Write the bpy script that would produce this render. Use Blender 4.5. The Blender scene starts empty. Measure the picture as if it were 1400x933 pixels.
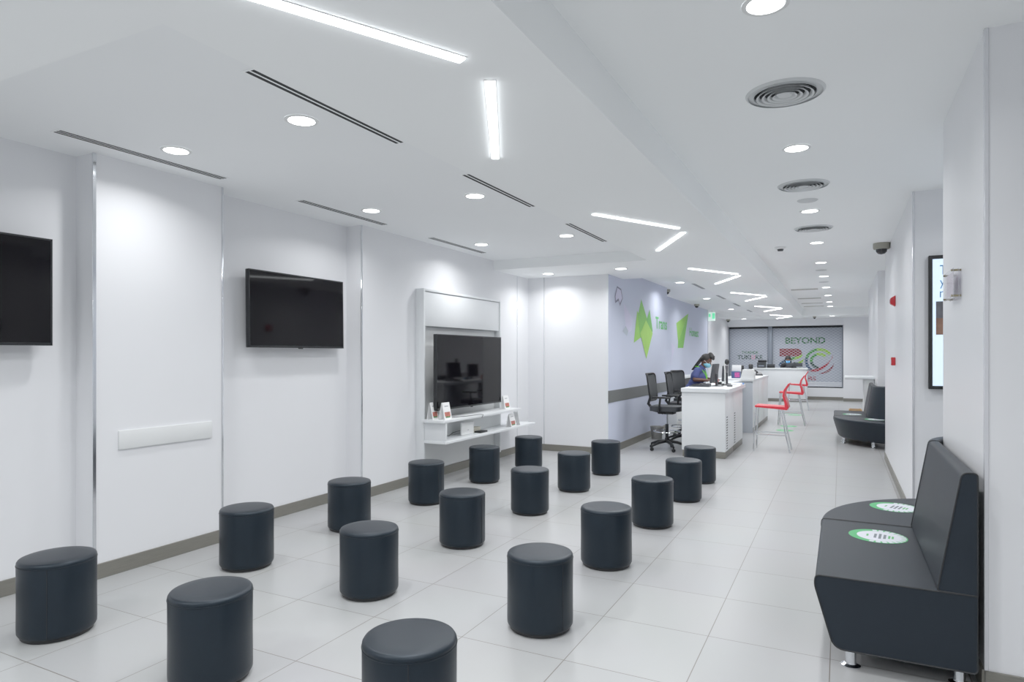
import bpy, bmesh, math, random
from mathutils import Vector, Matrix
random.seed(7)
PI = math.pi
S = bpy.context.scene
COL = S.collection

# ------------------------------------------------------------------ materials
def lin(c):
    c = c / 255.0
    return c / 12.92 if c <= 0.04045 else ((c + 0.055) / 1.055) ** 2.4

def rgb(r, g, b):
    return (lin(r), lin(g), lin(b), 1.0)

MATS = {}
def mat(name, col, rough=0.5, metal=0.0, spec=0.5, emit=0.0, ecol=None, var=0.03, vscale=6.0, bump=0.0, bscale=200.0, alpha=1.0, trans=0.0, tint=None):
    m = bpy.data.materials.new(name)
    m.use_nodes = True
    nt = m.node_tree
    b = nt.nodes['Principled BSDF']
    b.inputs['Roughness'].default_value = rough
    b.inputs['Metallic'].default_value = metal
    b.inputs['Specular IOR Level'].default_value = spec
    b.inputs['Transmission Weight'].default_value = trans
    if tint: b.inputs['Specular Tint'].default_value = tint
    b.inputs['Alpha'].default_value = alpha
    c = rgb(*col)
    tc = nt.nodes.new('ShaderNodeTexCoord')
    if var > 0:
        n = nt.nodes.new('ShaderNodeTexNoise')
        n.inputs['Scale'].default_value = vscale
        n.inputs['Detail'].default_value = 3
        r = nt.nodes.new('ShaderNodeValToRGB')
        r.color_ramp.elements[0].position = 0.3
        r.color_ramp.elements[1].position = 0.7
        r.color_ramp.elements[0].color = tuple(max(0, v * (1 - var)) for v in c[:3]) + (1,)
        r.color_ramp.elements[1].color = tuple(min(1, v * (1 + var)) for v in c[:3]) + (1,)
        nt.links.new(tc.outputs['Object'], n.inputs['Vector'])
        nt.links.new(n.outputs['Fac'], r.inputs['Fac'])
        nt.links.new(r.outputs['Color'], b.inputs['Base Color'])
    else:
        b.inputs['Base Color'].default_value = c
    if bump > 0:
        n2 = nt.nodes.new('ShaderNodeTexNoise')
        n2.inputs['Scale'].default_value = bscale
        bp = nt.nodes.new('ShaderNodeBump')
        bp.inputs['Strength'].default_value = bump
        bp.inputs['Distance'].default_value = 0.002
        nt.links.new(tc.outputs['Object'], n2.inputs['Vector'])
        nt.links.new(n2.outputs['Fac'], bp.inputs['Height'])
        nt.links.new(bp.outputs['Normal'], b.inputs['Normal'])
    if emit > 0:
        b.inputs['Emission Color'].default_value = rgb(*(ecol or col))
        b.inputs['Emission Strength'].default_value = emit
    MATS[name] = m
    return m

def floor_mat():
    m = mat('floor_tile', (210, 209, 205), rough=0.3, spec=0.45, var=0)
    nt = m.node_tree
    b = nt.nodes['Principled BSDF']
    tc = nt.nodes.new('ShaderNodeTexCoord')
    mp = nt.nodes.new('ShaderNodeMapping')
    mp.inputs['Location'].default_value = (0.048, -3.687, 0)
    br = nt.nodes.new('ShaderNodeTexBrick')
    br.offset = 0.0
    br.squash = 1.0
    br.inputs['Scale'].default_value = 1.0
    br.inputs['Brick Width'].default_value = 0.603
    br.inputs['Row Height'].default_value = 0.62
    br.inputs['Mortar Size'].default_value = 0.0028
    br.inputs['Mortar Smooth'].default_value = 0.3
    br.inputs['Color1'].default_value = rgb(169, 170, 170)
    br.inputs['Color2'].default_value = rgb(165, 166, 167)
    br.inputs['Mortar'].default_value = rgb(112, 106, 99)
    n = nt.nodes.new('ShaderNodeTexNoise')
    n.inputs['Scale'].default_value = 1.3
    n.inputs['Detail'].default_value = 5
    mx = nt.nodes.new('ShaderNodeMixRGB')
    mx.blend_type = 'MULTIPLY'
    mx.inputs['Fac'].default_value = 0.06
    nt.links.new(tc.outputs['Object'], mp.inputs['Vector'])
    nt.links.new(mp.outputs['Vector'], br.inputs['Vector'])
    nt.links.new(tc.outputs['Object'], n.inputs['Vector'])
    nt.links.new(br.outputs['Color'], mx.inputs['Color1'])
    nt.links.new(n.outputs['Color'], mx.inputs['Color2'])
    nt.links.new(mx.outputs['Color'], b.inputs['Base Color'])
    return m

M_FLOOR = floor_mat()
M_WALL = mat('white_wall', (229, 230, 233), rough=0.32, spec=0.4, var=0.008, vscale=1.5)
M_CEIL = mat('ceiling_paint', (248, 250, 250), rough=0.9, spec=0.1, var=0.008, vscale=1.0)
M_TRAY = mat('tray_shaded_ceiling', (245, 247, 248), rough=0.9, spec=0.1, var=0.008, vscale=1.0)  # ceiling white darkened slightly, the tray's shading put into the colour
M_MURAL = mat('mural_paper', (192, 198, 217), rough=0.6, spec=0.2, var=0.03, vscale=0.7)
def brushed(name, col, rough=0.4, metal=0.7):
    m = mat(name, col, rough=rough, metal=metal, var=0)
    nt = m.node_tree
    b = nt.nodes['Principled BSDF']
    tc = nt.nodes.new('ShaderNodeTexCoord')
    mp = nt.nodes.new('ShaderNodeMapping')
    mp.inputs['Scale'].default_value = (3, 3, 90)
    n = nt.nodes.new('ShaderNodeTexNoise')
    n.inputs['Scale'].default_value = 3
    n.inputs['Detail'].default_value = 4
    r = nt.nodes.new('ShaderNodeValToRGB')
    c = rgb(*col)
    r.color_ramp.elements[0].color = tuple(v * 0.75 for v in c[:3]) + (1,)
    r.color_ramp.elements[1].color = tuple(min(1, v * 1.25) for v in c[:3]) + (1,)
    nt.links.new(tc.outputs['Object'], mp.inputs['Vector'])
    nt.links.new(mp.outputs['Vector'], n.inputs['Vector'])
    nt.links.new(n.outputs['Fac'], r.inputs['Fac'])
    nt.links.new(r.outputs['Color'], b.inputs['Base Color'])
    return m
M_STEEL = brushed('brushed_steel', (122, 120, 112), rough=0.45, metal=0.35)
M_BAND = brushed('dark_steel_band', (112, 114, 113), rough=0.45, metal=0.3)
M_CHROME = mat('chrome', (225, 228, 232), rough=0.12, metal=1.0, var=0.01)
M_TRIM = mat('satin_trim', (222, 223, 228), rough=0.25, metal=0.45, var=0.01)
M_LEATHER = mat('grey_leatherette', (15, 22, 29), rough=0.40, spec=0.30, tint=(.78, .92, 1.06, 1), var=0.05, vscale=9, bump=0.15, bscale=350)
M_SOFA = mat('sofa_leatherette', (20, 26, 33), rough=0.46, spec=0.32, tint=(.82, .93, 1.05, 1), var=0.05, vscale=7, bump=0.15, bscale=350)
M_SEAM = mat('dark_seam', (14, 17, 21), rough=0.6, var=0.02)
M_BLACK = mat('black_plastic', (22, 23, 25), rough=0.45, spec=0.4, var=0.03)
M_BLACKM = mat('black_mesh', (52, 55, 58), rough=0.8, var=0.15, vscale=160)
M_DARK = mat('dark_grey_plastic', (45, 48, 53), rough=0.5, var=0.03)
M_SCREEN = mat('dark_screen', (9, 8, 11), rough=0.05, spec=0.16, var=0.02)
M_BEZEL = mat('screen_bezel', (22, 24, 27), rough=0.3, spec=0.35, var=0.02)
M_LAM = mat('white_laminate', (226, 229, 231), rough=0.35, spec=0.4, var=0.008)
M_LAM2 = mat('off_white_laminate', (222, 224, 224), rough=0.4, spec=0.35, var=0.01)
M_GREYP = mat('blue_grey_laminate', (176, 182, 190), rough=0.45, var=0.01)
M_RED = mat('red_plastic', (214, 36, 52), rough=0.35, spec=0.5, var=0.03)
M_REDA = mat('alarm_red', (190, 22, 34), rough=0.35, var=0.03)
M_LIGHT = mat('lamp_diffuser', (250, 252, 255), rough=0.4, var=0, emit=9.0)
M_LED = mat('led_diffuser', (246, 251, 255), rough=0.4, var=0, emit=9.0)
M_WHITE = mat('white_plastic', (228, 229, 228), rough=0.4, var=0.015)
M_GRILLE = mat('grille_white', (205, 208, 209), rough=0.5, var=0.015)
M_SLOT = mat('vent_shadow', (36, 38, 40), rough=0.9, var=0.02)
M_CAMB = mat('camera_body', (150, 148, 136), rough=0.5, var=0.03)
M_GLASSD = mat('dome_glass', (18, 18, 22), rough=0.08, var=0.0)
M_GLASS = mat('shop_glass', (170, 177, 190), rough=0.25, spec=0.5, var=0.04, vscale=1.2)
M_LATTICE = mat('shutter_metal', (208, 212, 219), rough=0.45, metal=0.0, var=0.03)
M_JAMB = mat('shutter_jamb', (128, 136, 148), rough=0.4, metal=0.4, var=0.03)
M_GREEN = mat('sign_green', (16, 96, 46), rough=0.5, var=0.03)
M_GREEN2 = mat('swoosh_green', (44, 134, 34), rough=0.5, var=0.05)
M_LIME = mat('swoosh_lime', (134, 186, 20), rough=0.5, var=0.05)
M_MAROON = mat('sign_maroon', (122, 12, 36), rough=0.5, var=0.04)
M_CRIMSON = mat('sign_crimson', (160, 18, 44), rough=0.5, var=0.04)
M_NAVY = mat('sign_navy', (26, 62, 96), rough=0.5, var=0.04)
M_DKGREEN = mat('sign_dark_green', (12, 60, 50), rough=0.5, var=0.04)
M_PINK = mat('sign_pink', (216, 130, 160), rough=0.5, var=0.04)
M_TEXTG = mat('mural_text_green', (88, 178, 98), rough=0.6, var=0.03)
M_F1 = mat('facet_green_a', (140, 196, 84), rough=0.6, var=0.04)
M_F2 = mat('facet_green_b', (118, 184, 82), rough=0.6, var=0.04)
M_F3 = mat('facet_green_c', (156, 206, 92), rough=0.6, var=0.04)
M_F4 = mat('facet_green_d', (104, 172, 84), rough=0.6, var=0.04)
M_LILAC = mat('facet_lilac', (198, 196, 220), rough=0.6, var=0.03)
M_LILAC2 = mat('facet_grey', (168, 178, 190), rough=0.6, var=0.03)
M_LILAC3 = mat('facet_outline', (116, 116, 136), rough=0.6, var=0.03)
M_STICK = mat('sticker_white', (226, 228, 238), rough=0.4, var=0.01)
M_STICKG = mat('sticker_green', (62, 176, 100), rough=0.4, var=0.03)
M_INK = mat('sticker_ink', (110, 118, 126), rough=0.5, var=0.02)
M_PAPER = mat('paper', (240, 240, 240), rough=0.7, var=0.01)
M_PHOTO1 = mat('brochure_photo', (176, 96, 82), rough=0.5, var=0.55, vscale=60)
M_PHOTO2 = mat('brochure_foot', (70, 130, 74), rough=0.5, var=0.5, vscale=70)
M_BLUE = mat('folder_blue', (60, 130, 205), rough=0.5, var=0.03)
M_NAVYB = mat('holder_blue', (60, 82, 128), rough=0.4, var=0.1, vscale=40)
M_MAG = mat('poster_magenta', (196, 80, 150), rough=0.4, var=0.3, vscale=50)
M_WOOD = mat('pale_wood', (196, 158, 112), rough=0.6, var=0.12, vscale=14)
M_BIN = mat('wire_bin', (150, 150, 146), rough=0.45, metal=0.5, var=0.1, vscale=60)
M_SKIN = mat('dark_skin', (92, 58, 44), rough=0.5, var=0.05)
M_SHIRT = mat('blue_shirt', (62, 72, 128), rough=0.8, var=0.08)
M_TROUS = mat('dark_trousers', (34, 36, 48), rough=0.8, var=0.05)
M_HAIR = mat('black_hair', (24, 20, 20), rough=0.6, var=0.2, vscale=50)
M_MASK = mat('mask_blue', (128, 200, 222), rough=0.7, var=0.03)
M_MASK2 = mat('mask_sky', (90, 176, 240), rough=0.7, var=0.03)
M_LANY = mat('lanyard_green', (112, 206, 60), rough=0.6, var=0.03)
M_JACKET = mat('black_jacket', (28, 30, 36), rough=0.8, var=0.06)
M_EYE = mat('eye_white', (214, 210, 206), rough=0.3, var=0.0)
M_DISPLAY = mat('display_white', (205, 226, 246), rough=0.2, var=0, emit=0.75, ecol=(205, 226, 246))
M_DTEXT = mat('display_text', (56, 120, 176), rough=0.4, var=0)
M_DPHOTO = mat('display_photo', (92, 92, 98), rough=0.3, var=0.5, vscale=7)
M_DPHOTO2 = mat('display_photo_warm', (142, 104, 84), rough=0.3, var=0.4, vscale=9)
M_EXIT = mat('exit_green', (120, 220, 170), rough=0.4, var=0, emit=0.7, ecol=(80, 205, 140))
M_EXITW = mat('exit_pale', (214, 240, 226), rough=0.4, var=0, emit=0.5)
M_BEIGE = mat('beige_plastic', (190, 186, 170), rough=0.5, var=0.03)
M_ACRYL = mat('clear_acrylic', (232, 232, 240), rough=0.05, spec=0.5, var=0, alpha=0.28)
M_NOTICE = mat('faded_notice', (214, 204, 214), rough=0.6, var=0.1, vscale=30)
M_BRASS = mat('standoff_metal', (150, 140, 112), rough=0.25, metal=0.9, var=0.02)

# ------------------------------------------------------------------ mesh builder
class MB:
    def __init__(self):
        self.bm = bmesh.new()

    def _bev(self, verts, w, seg=2):
        if w > 0:
            es = set()
            for v in verts:
                es.update(v.link_edges)
            bmesh.ops.bevel(self.bm, geom=list(es), offset=w, segments=seg, profile=0.5, affect='EDGES', clamp_overlap=True)

    def box(self, x0, x1, y0, y1, z0, z1, bev=0.0, seg=2, rot=None, piv=None):
        vs = [self.bm.verts.new((x, y, z)) for x in (x0, x1) for y in (y0, y1) for z in (z0, z1)]
        f = ((0, 1, 3, 2), (4, 6, 7, 5), (0, 4, 5, 1), (2, 3, 7, 6), (0, 2, 6, 4), (1, 5, 7, 3))
        for q in f:
            self.bm.faces.new([vs[i] for i in q])
        if rot is not None:
            p = Vector(piv) if piv is not None else Vector(((x0 + x1) / 2, (y0 + y1) / 2, (z0 + z1) / 2))
            bmesh.ops.rotate(self.bm, verts=vs, cent=p, matrix=rot)
        self._bev(vs, bev, seg)
        return self

    def lathe(self, prof, c=(0, 0, 0), n=40, cap=True, mtx=None):
        rings = []
        for r, z in prof:
            if r < 1e-6:
                rings.append([self.bm.verts.new((0, 0, z))])
            else:
                rings.append([self.bm.verts.new((r * math.cos(2 * PI * i / n), r * math.sin(2 * PI * i / n), z)) for i in range(n)])
        allv = [v for r in rings for v in r]
        for a, b in zip(rings, rings[1:]):
            for i in range(n):
                j = (i + 1) % n
                if len(a) == 1 and len(b) == 1:
                    continue
                if len(a) == 1:
                    self.bm.faces.new((a[0], b[j], b[i]))
                elif len(b) == 1:
                    self.bm.faces.new((a[i], a[j], b[0]))
                else:
                    self.bm.faces.new((a[i], a[j], b[j], b[i]))
        if cap:
            for rg, fl in ((rings[0], True), (rings[-1], False)):
                if len(rg) > 2:
                    self.bm.faces.new(rg[::-1] if fl else rg)
        if mtx is not None:
            bmesh.ops.transform(self.bm, matrix=mtx, verts=allv)
        bmesh.ops.translate(self.bm, verts=allv, vec=Vector(c))
        return self

    def tube(self, pts, r, n=10, closed=False):
        pts = [Vector(p) for p in pts]
        rr = r if isinstance(r, (list, tuple)) else [r] * len(pts)
        rings = []
        N = len(pts)
        prev = None
        for i, p in enumerate(pts):
            if closed:
                t = pts[(i + 1) % N] - pts[(i - 1) % N]
            else:
                t = pts[min(i + 1, N - 1)] - pts[max(i - 1, 0)]
            t.normalize()
            if prev is None:
                up = Vector((0, 0, 1)) if abs(t.z) < 0.9 else Vector((1, 0, 0))
                u = t.cross(up).normalized()
            else:
                u = (prev - t * prev.dot(t)).normalized()
            prev = u
            w = t.cross(u)
            rings.append([self.bm.verts.new(p + (u * math.cos(2 * PI * k / n) + w * math.sin(2 * PI * k / n)) * rr[i]) for k in range(n)])
        pairs = list(zip(rings, rings[1:])) + ([(rings[-1], rings[0])] if closed else [])
        for a, b in pairs:
            for k in range(n):
                j = (k + 1) % n
                self.bm.faces.new((a[k], a[j], b[j], b[k]))
        if not closed:
            self.bm.faces.new(rings[0][::-1])
            self.bm.faces.new(rings[-1])
        return self

    def ell(self, c, r, mtx=None, u=20, v=14):
        m = Matrix.Translation(Vector(c)) @ (mtx.to_4x4() if mtx is not None else Matrix.Identity(4)) @ Matrix.Diagonal((r[0], r[1], r[2], 1))
        bmesh.ops.create_uvsphere(self.bm, u_segments=u, v_segments=v, radius=1.0, matrix=m)
        return self

    def cap(self, p0, p1, r0, r1, n=14):
        p0, p1 = Vector(p0), Vector(p1)
        self.tube([p0, p1], [r0, r1], n)
        self.ell(p0, (r0, r0, r0), u=n, v=10)
        self.ell(p1, (r1, r1, r1), u=n, v=10)
        return self

    def prism(self, poly, axis, a0, a1, bev=0.0, seg=2):
        """poly: 2-D points; axis 'x': (y,z) extruded in x; 'y': (x,z); 'z': (x,y)"""
        def P(p, a):
            if axis == 'x':
                return (a, p[0], p[1])
            if axis == 'y':
                return (p[0], a, p[1])
            return (p[0], p[1], a)
        A = [self.bm.verts.new(P(p, a0)) for p in poly]
        B = [self.bm.verts.new(P(p, a1)) for p in poly]
        n = len(poly)
        self.bm.faces.new(A[::-1])
        self.bm.faces.new(B)
        for i in range(n):
            j = (i + 1) % n
            self.bm.faces.new((A[i], A[j], B[j], B[i]))
        self._bev(A + B, bev, seg)
        return self

    def sweep(self, prof, fr, closed_ends=True):
        """prof: list of (r,z); fr: list of functions mapping (r,z) to a point"""
        rings = [[self.bm.verts.new(f(r, z)) for r, z in prof] for f in fr]
        n = len(prof)
        for a, b in zip(rings, rings[1:]):
            for i in range(n):
                j = (i + 1) % n
                self.bm.faces.new((a[i], a[j], b[j], b[i]))
        self.bm.faces.new(rings[0][::-1])
        self.bm.faces.new(rings[-1])
        return self

    def mesh(self, name, off=(0, 0, 0)):
        bmesh.ops.recalc_face_normals(self.bm, faces=self.bm.faces[:])
        if any(off):
            bmesh.ops.translate(self.bm, verts=self.bm.verts[:], vec=-Vector(off))
        me = bpy.data.meshes.new(name)
        self.bm.to_mesh(me)
        self.bm.free()
        return me

def finish(me, m, angle=40):
    me.materials.append(m)
    me.shade_smooth()
    me.set_sharp_from_angle(angle=math.radians(angle))

def link(name, me, parent=None, loc=(0, 0, 0)):
    o = bpy.data.objects.new(name, me)
    COL.objects.link(o)
    o.location = loc
    if parent is not None:
        o.parent = parent
    return o

def tag(o, label=None, cat=None, group=None, kind=None):
    if label: o['label'] = label
    if cat: o['category'] = cat
    if group: o['group'] = group
    if kind: o['kind'] = kind
    return o

def thing(name, label, cat, loc=(0, 0, 0), rz=0.0, group=None):
    o = bpy.data.objects.new(name, None)
    o.empty_display_size = 0.1
    COL.objects.link(o)
    o.location = loc
    o.rotation_euler = (0, 0, rz)
    return tag(o, label, cat, group)

def part(root, name, mb, m, angle=40, world=False, label=None):
    """mesh child; world=True: the builder holds world coordinates and the root is unrotated"""
    off = (0, 0, 0)
    if world:
        p, off = root, Vector((0, 0, 0))
        while p is not None:
            off = off + Vector(p.location)
            p = p.parent
    me = mb.mesh(name, off)
    finish(me, m, angle)
    o = link(name, me, root)
    if label: o['label'] = label
    return o

def solo(name, mb, m, label, cat, group=None, angle=40, loc=None):
    if loc is None:
        xs = [v.co for v in mb.bm.verts]
        loc = (sum(v.x for v in xs) / len(xs), sum(v.y for v in xs) / len(xs), min(v.z for v in xs))
        me = mb.mesh(name, loc)
    else:
        me = mb.mesh(name)
    finish(me, m, angle)
    return tag(link(name, me, None, loc), label, cat, group)

def struct(name, mb, m, angle=40, parent=None):
    me = mb.mesh(name)
    finish(me, m, angle)
    o = link(name, me, parent)
    if parent is None:
        o['kind'] = 'structure'
    return o

def dup(root, loc, rz=None, label=None, group=None):
    def cp(o, par):
        c = o.copy()
        COL.objects.link(c)
        if par is not None:
            c.parent = par
        for ch in list(o.children):
            cp(ch, c)
        return c
    r = cp(root, None)
    r.location = loc
    if rz is not None:
        r.rotation_euler = (0, 0, rz)
    if label: r['label'] = label
    if group: r['group'] = group
    return r

def text_mb(body, width=None, height=None, depth=0.004, bold=0.0):
    cu = bpy.data.curves.new('t', 'FONT')
    cu.body = body
    cu.extrude = 0.0
    cu.offset = bold
    cu.resolution_u = 4
    o = bpy.data.objects.new('t', cu)
    COL.objects.link(o)
    dg = bpy.context.evaluated_depsgraph_get()
    me = bpy.data.meshes.new_from_object(o.evaluated_get(dg))
    bpy.data.objects.remove(o)
    bm = bmesh.new()
    bm.from_mesh(me)
    bpy.data.meshes.remove(me)
    xs = [v.co.x for v in bm.verts]; ys = [v.co.y for v in bm.verts]
    x0, x1, y0, y1 = min(xs), max(xs), min(ys), max(ys)
    sx = width / (x1 - x0) if width else height / (y1 - y0)
    sy = height / (y1 - y0) if height else sx
    for v in bm.verts:
        v.co = Vector(((v.co.x - x0) * sx, (v.co.y - y0) * sy, 0))
    mb = MB()
    mb.bm.free()
    mb.bm = bm
    return mb

def put_text(mb, origin, right, up=(0, 0, 1)):
    r, u = Vector(right), Vector(up)
    o = Vector(origin)
    for v in mb.bm.verts:
        v.co = o + r * v.co.x + u * v.co.y
    return mb

def flatpoly(pts):
    mb = MB()
    mb.bm.faces.new([mb.bm.verts.new(p) for p in pts])
    return mb

def rounded(poly, r, seg=5):
    """round the corners of a 2-D polygon; r may be a list"""
    out = []
    n = len(poly)
    for i in range(n):
        p0, p, p1 = Vector(poly[i - 1]), Vector(poly[i]), Vector(poly[(i + 1) % n])
        rr = r[i] if isinstance(r, (list, tuple)) else r
        if rr <= 0:
            out.append(tuple(p)); continue
        a = (p0 - p).normalized(); b = (p1 - p).normalized()
        d = min(rr, 0.45 * (p0 - p).length, 0.45 * (p1 - p).length)
        A, B = p + a * d, p + b * d
        for k in range(seg + 1):
            t = k / seg
            out.append(tuple(A * (1 - t) ** 2 + p * 2 * t * (1 - t) + B * t * t))
    return out

# ------------------------------------------------------------------ key planes
ZL, ZT, ZC = 2.80, 2.94, 3.05            # dropped strip, tray, walkway ceiling
XR, XP = -4.79, -4.58                    # recessed and projecting left wall planes
YB = 9.66                                # short wall beyond the television unit
XM1, XM2 = -3.215, -3.69                 # the two printed wall planes
XW = 0.592                               # right wall plane
YS = 24.9                                # shop front

# ------------------------------------------------------------------ setting
mb = MB(); mb.box(-6, 4, -3.2, 26, -0.2, 0); struct('floor', mb, M_FLOOR)

mb = MB()
T = 3.35
mb.box(XR - .1, -1.10, -3, 1.60, ZL, T)                       # near dropped part
mb.box(-2.285, -1.10, 1.60, 22.6, ZL, T)                      # light strip
mb.box(XR - .1, -2.285, 8.46, 10.44, ZL, T)                   # bulkhead
mb.box(XR - .1, -1.10, 22.6, 26, ZL, T)                       # end bulkhead
mb.box(-1.10, 4, 23.0, 26, ZL, T)
mb.box(-1.10, 4, -3, 23.0, ZC, T)                             # walkway
struct('ceiling', mb, M_CEIL)
mb = MB()
mb.box(XR - .1, -2.285, 1.60, 8.46, ZT, T)                    # tray
mb.box(XR - .1, -2.285, 10.44, 22.6, ZT, T)                   # second tray
struct('ceiling', mb, M_TRAY)

mb = MB()
mb.box(XR - .3, XR, -3, YB + .3, 0, 3.1)
mb.box(XR - .01, XP, 2.70, 3.74, 0, 3.0)
mb.box(XR - .01, XP, 5.50, YB + .3, 0, 3.0)
struct('wall_left', mb, M_WALL)
mb = MB(); mb.box(XR, XM1 - .02, YB, YB + .3, 0, 3.0); struct('wall_center', mb, M_WALL)
mb = MB(); mb.box(XM1 - .25, XM1, YB + .001, 13.5, 0, 3.0); struct('wall_left', mb, M_MURAL)
mb = MB(); mb.box(XM2 - .3, XM2, 13.3, 20.75, 0, 3.0); struct('wall_left', mb, M_MURAL)
mb = MB(); mb.box(XM2 - .3, XM2 + .03, 20.75, YS + .3, 0, 3.0); struct('wall_left', mb, M_WALL)
mb = MB()
mb.box(XW, 4, 3.65, 5.02, 0, 3.2)
mb.box(XW, 4, 7.0, 11.15, 0, 3.2)
mb.box(XW, 4, 13.33, 17.6, 0, 3.2)
mb.box(1.7, 4, 5.0, 7.02, 0, 3.2)
mb.box(1.7, 4, 11.1, 13.4, 0, 3.2)
mb.box(1.7, 4, 17.5, 24.4, 0, 3.2)
mb.box(.08, 4, 24.35, YS + .3, 0, 3.0)
struct('wall_right', mb, M_WALL)
mb = MB()
mb.box(-3.9, .3, YS - .25, YS + .3, 2.56, 3.0)                # header above the shutters
mb.box(-3.9, .3, YS + .06, YS + .3, 0, 2.6)
mb.box(-2.3, .09, YS - .16, YS + .1, 0, .41)                  # plinth below the right bay
struct('wall_front', mb, M_WALL)
mb = MB(); mb.box(-6, 4, -3.2, -2.9, 0, 3.2); struct('wall_back', mb, M_WALL)
mb = MB(); mb.box(3.7, 4, -3.0, 3.7, 0, 3.2); struct('wall_side', mb, M_WALL)

# baseboards
def baseb(name, *boxes):
    mb = MB()
    for b in boxes:
        mb.box(*b, bev=0.002, seg=1)
    return struct(name, mb, M_STEEL)
g = 0.012
baseb('baseboard_left', (XR, XR + g, -2.9, 2.70, 0, .105), (XP, XP + g, 2.70, 3.74, 0, .105), (XR, XR + g, 3.74, 5.50, 0, .105), (XP, XP + g, 5.50, YB, 0, .105),
      (XR + g, XP + g, 2.70 - g, 2.70, 0, .105), (XR + g, XP + g, 5.50 - g, 5.50, 0, .105))
baseb('baseboard_center', (XP, XM1 + g, YB - g, YB, 0, .105))
baseb('baseboard_left', (XM1, XM1 + g, YB, 13.48, 0, .115))
baseb('baseboard_left', (XM2, XM2 + g, 13.5, 20.7, 0, .115), (XM2 + .03, XM2 + .03 + g, 20.75, YS, 0, .115))
baseb('baseboard_right', (XW, 3.7, 3.65 - g, 3.65, 0, .1), (XW - g, XW, 3.65, 5.02, 0, .1), (XW - g, XW, 7.0, 11.15, 0, .1), (XW - g, XW, 13.33, 17.6, 0, .1),
      (.08, 1.7, 24.35 - g, 24.35, 0, .1), (XW, 1.7, 7.0 - g, 7.0, 0, .1), (XW, 1.7, 13.33 - g, 13.33, 0, .1))
baseb('baseboard_front', (-2.3, .08, YS - .16 - g, YS - .16, 0, .11))
# metal edge strips
k = 0
for (x, y, r, z1) in ((XP, 2.70, .012, ZT), (XP, 3.74, .008, ZT), (XP, 5.50, .010, ZT), (XP + .0, 9.25, .004, ZL), (XW, 3.65, .014, ZC), (XW, 7.0, .012, ZC)):
    mb = MB()
    if x < 0:
        mb.box(x - .004, x + .006, y - r, y + r, .105, z1, bev=.002, seg=1)
    else:
        mb.box(x - .004, x + .014, y - .005, y + .012, .1, z1, bev=.002, seg=1)
    k += 1
    struct('trim_%d' % k, mb, M_CHROME if x < 0 else M_TRIM)
mb = MB(); mb.box(-4.30, -4.285, YB - .006, YB, .105, ZL); struct('trim_7', mb, M_TRIM)
mb = MB(); mb.box(XM1, XM1 + .008, YB, 13.47, .80, .99); struct('trim_8', mb, M_BAND)
mb = MB(); mb.box(XM2, XM2 + .008, 13.5, 20.7, .75, .94); struct('trim_9', mb, M_BAND)
mb = MB(); mb.box(XM1 - .022, XM1 + .003, YB - .004, YB + .012, .1, ZL); struct('trim_10', mb, M_LAM)

# ------------------------------------------------------------------ ceiling fixtures
ORD = ['first', 'second', 'third', 'fourth', 'fifth', 'sixth', 'seventh', 'eighth', 'ninth', 'tenth', 'eleventh']
def lamp(name, kind, loc, energy, size, size_y=None, rz=0.0):
    if (kind, energy, size) not in lamp.cache:
        d = bpy.data.lights.new(name, 'AREA')
        d.shape = 'DISK' if size_y is None else 'RECTANGLE'
        d.size = size
        if size_y: d.size_y = size_y
        d.spread = math.radians(150)
        d.energy = energy
        d.color = (0.97, 0.985, 1.0)
        lamp.cache[(kind, energy, size)] = d
    o = bpy.data.objects.new(name, lamp.cache[(kind, energy, size)])
    COL.objects.link(o)
    o.location = loc
    o.rotation_euler = (0, 0, rz)
    return o
lamp.cache = {}
E_DOWN, E_LED = 9.0, 15.0

def make_downlight():
    t = thing('ceiling_downlight', 'x', 'downlight')
    mb = MB(); mb.lathe([(.098, 0), (.098, -.004), (.090, -.008), (.078, -.006), (.078, 0)], n=36, cap=False); part(t, 'rim', mb, M_WHITE)
    mb = MB(); mb.lathe([(0, -.005), (.078, -.005), (.078, -.001)], n=36, cap=False); part(t, 'diffuser', mb, M_LIGHT)
    return t
dl0 = make_downlight()
used = [False]
def downlight(x, y, z, label, group):
    if not used[0]:
        t = dl0; used[0] = True
        t.location = (x, y, z - .0005); t['label'] = label; t['group'] = group
    else:
        t = dup(dl0, (x, y, z - .0005), None, label, group)
    lamp('downlight_bulb', 'd', (x, y, z - .02), E_DOWN, .15)
    return t
for i, y in enumerate((2.92, 4.98, 7.13)):
    downlight(-4.03, y, ZT, 'round recessed downlight above the television wall, %s from the front' % ORD[i], 'downlights along the television wall')
for i, y in enumerate((2.88, 4.93, 7.05)):
    downlight(-2.85, y, ZT, 'round recessed downlight beside the two-slot vents over the stools, %s from the front' % ORD[i], 'downlights over the stools')
downlight(-4.02, 9.2, ZL, 'round downlight in the dropped ceiling by the white end wall corner', 'downlights in the dropped ceiling')
downlight(-2.84, 9.13, ZL, 'round downlight in the dropped ceiling beside the printed wall', 'downlights in the dropped ceiling')
for i, (x, y) in enumerate(((-2.75, 12.6), (-2.95, 16.5), (-2.98, 20.7))):
    downlight(x, y, ZT, 'round downlight above the service desks, %s from the front' % ORD[i], 'downlights above the service desks')
downlight(-3.0, 23.8, ZL, 'round downlight before the left shutter at the far end', 'downlights above the service desks')
for i, y in enumerate((2.97, 5.14, 7.45, 9.6, 11.7, 13.75, 16.05, 18.25, 20.5, 22.35)):
    downlight(-.286, y, ZC, 'round downlight above the walkway, %s from the front' % ORD[i], 'downlights above the walkway')
downlight(-.24, 23.3, ZL, 'round downlight above the walkway, farthest one before the shutter', 'downlights above the walkway')

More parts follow.
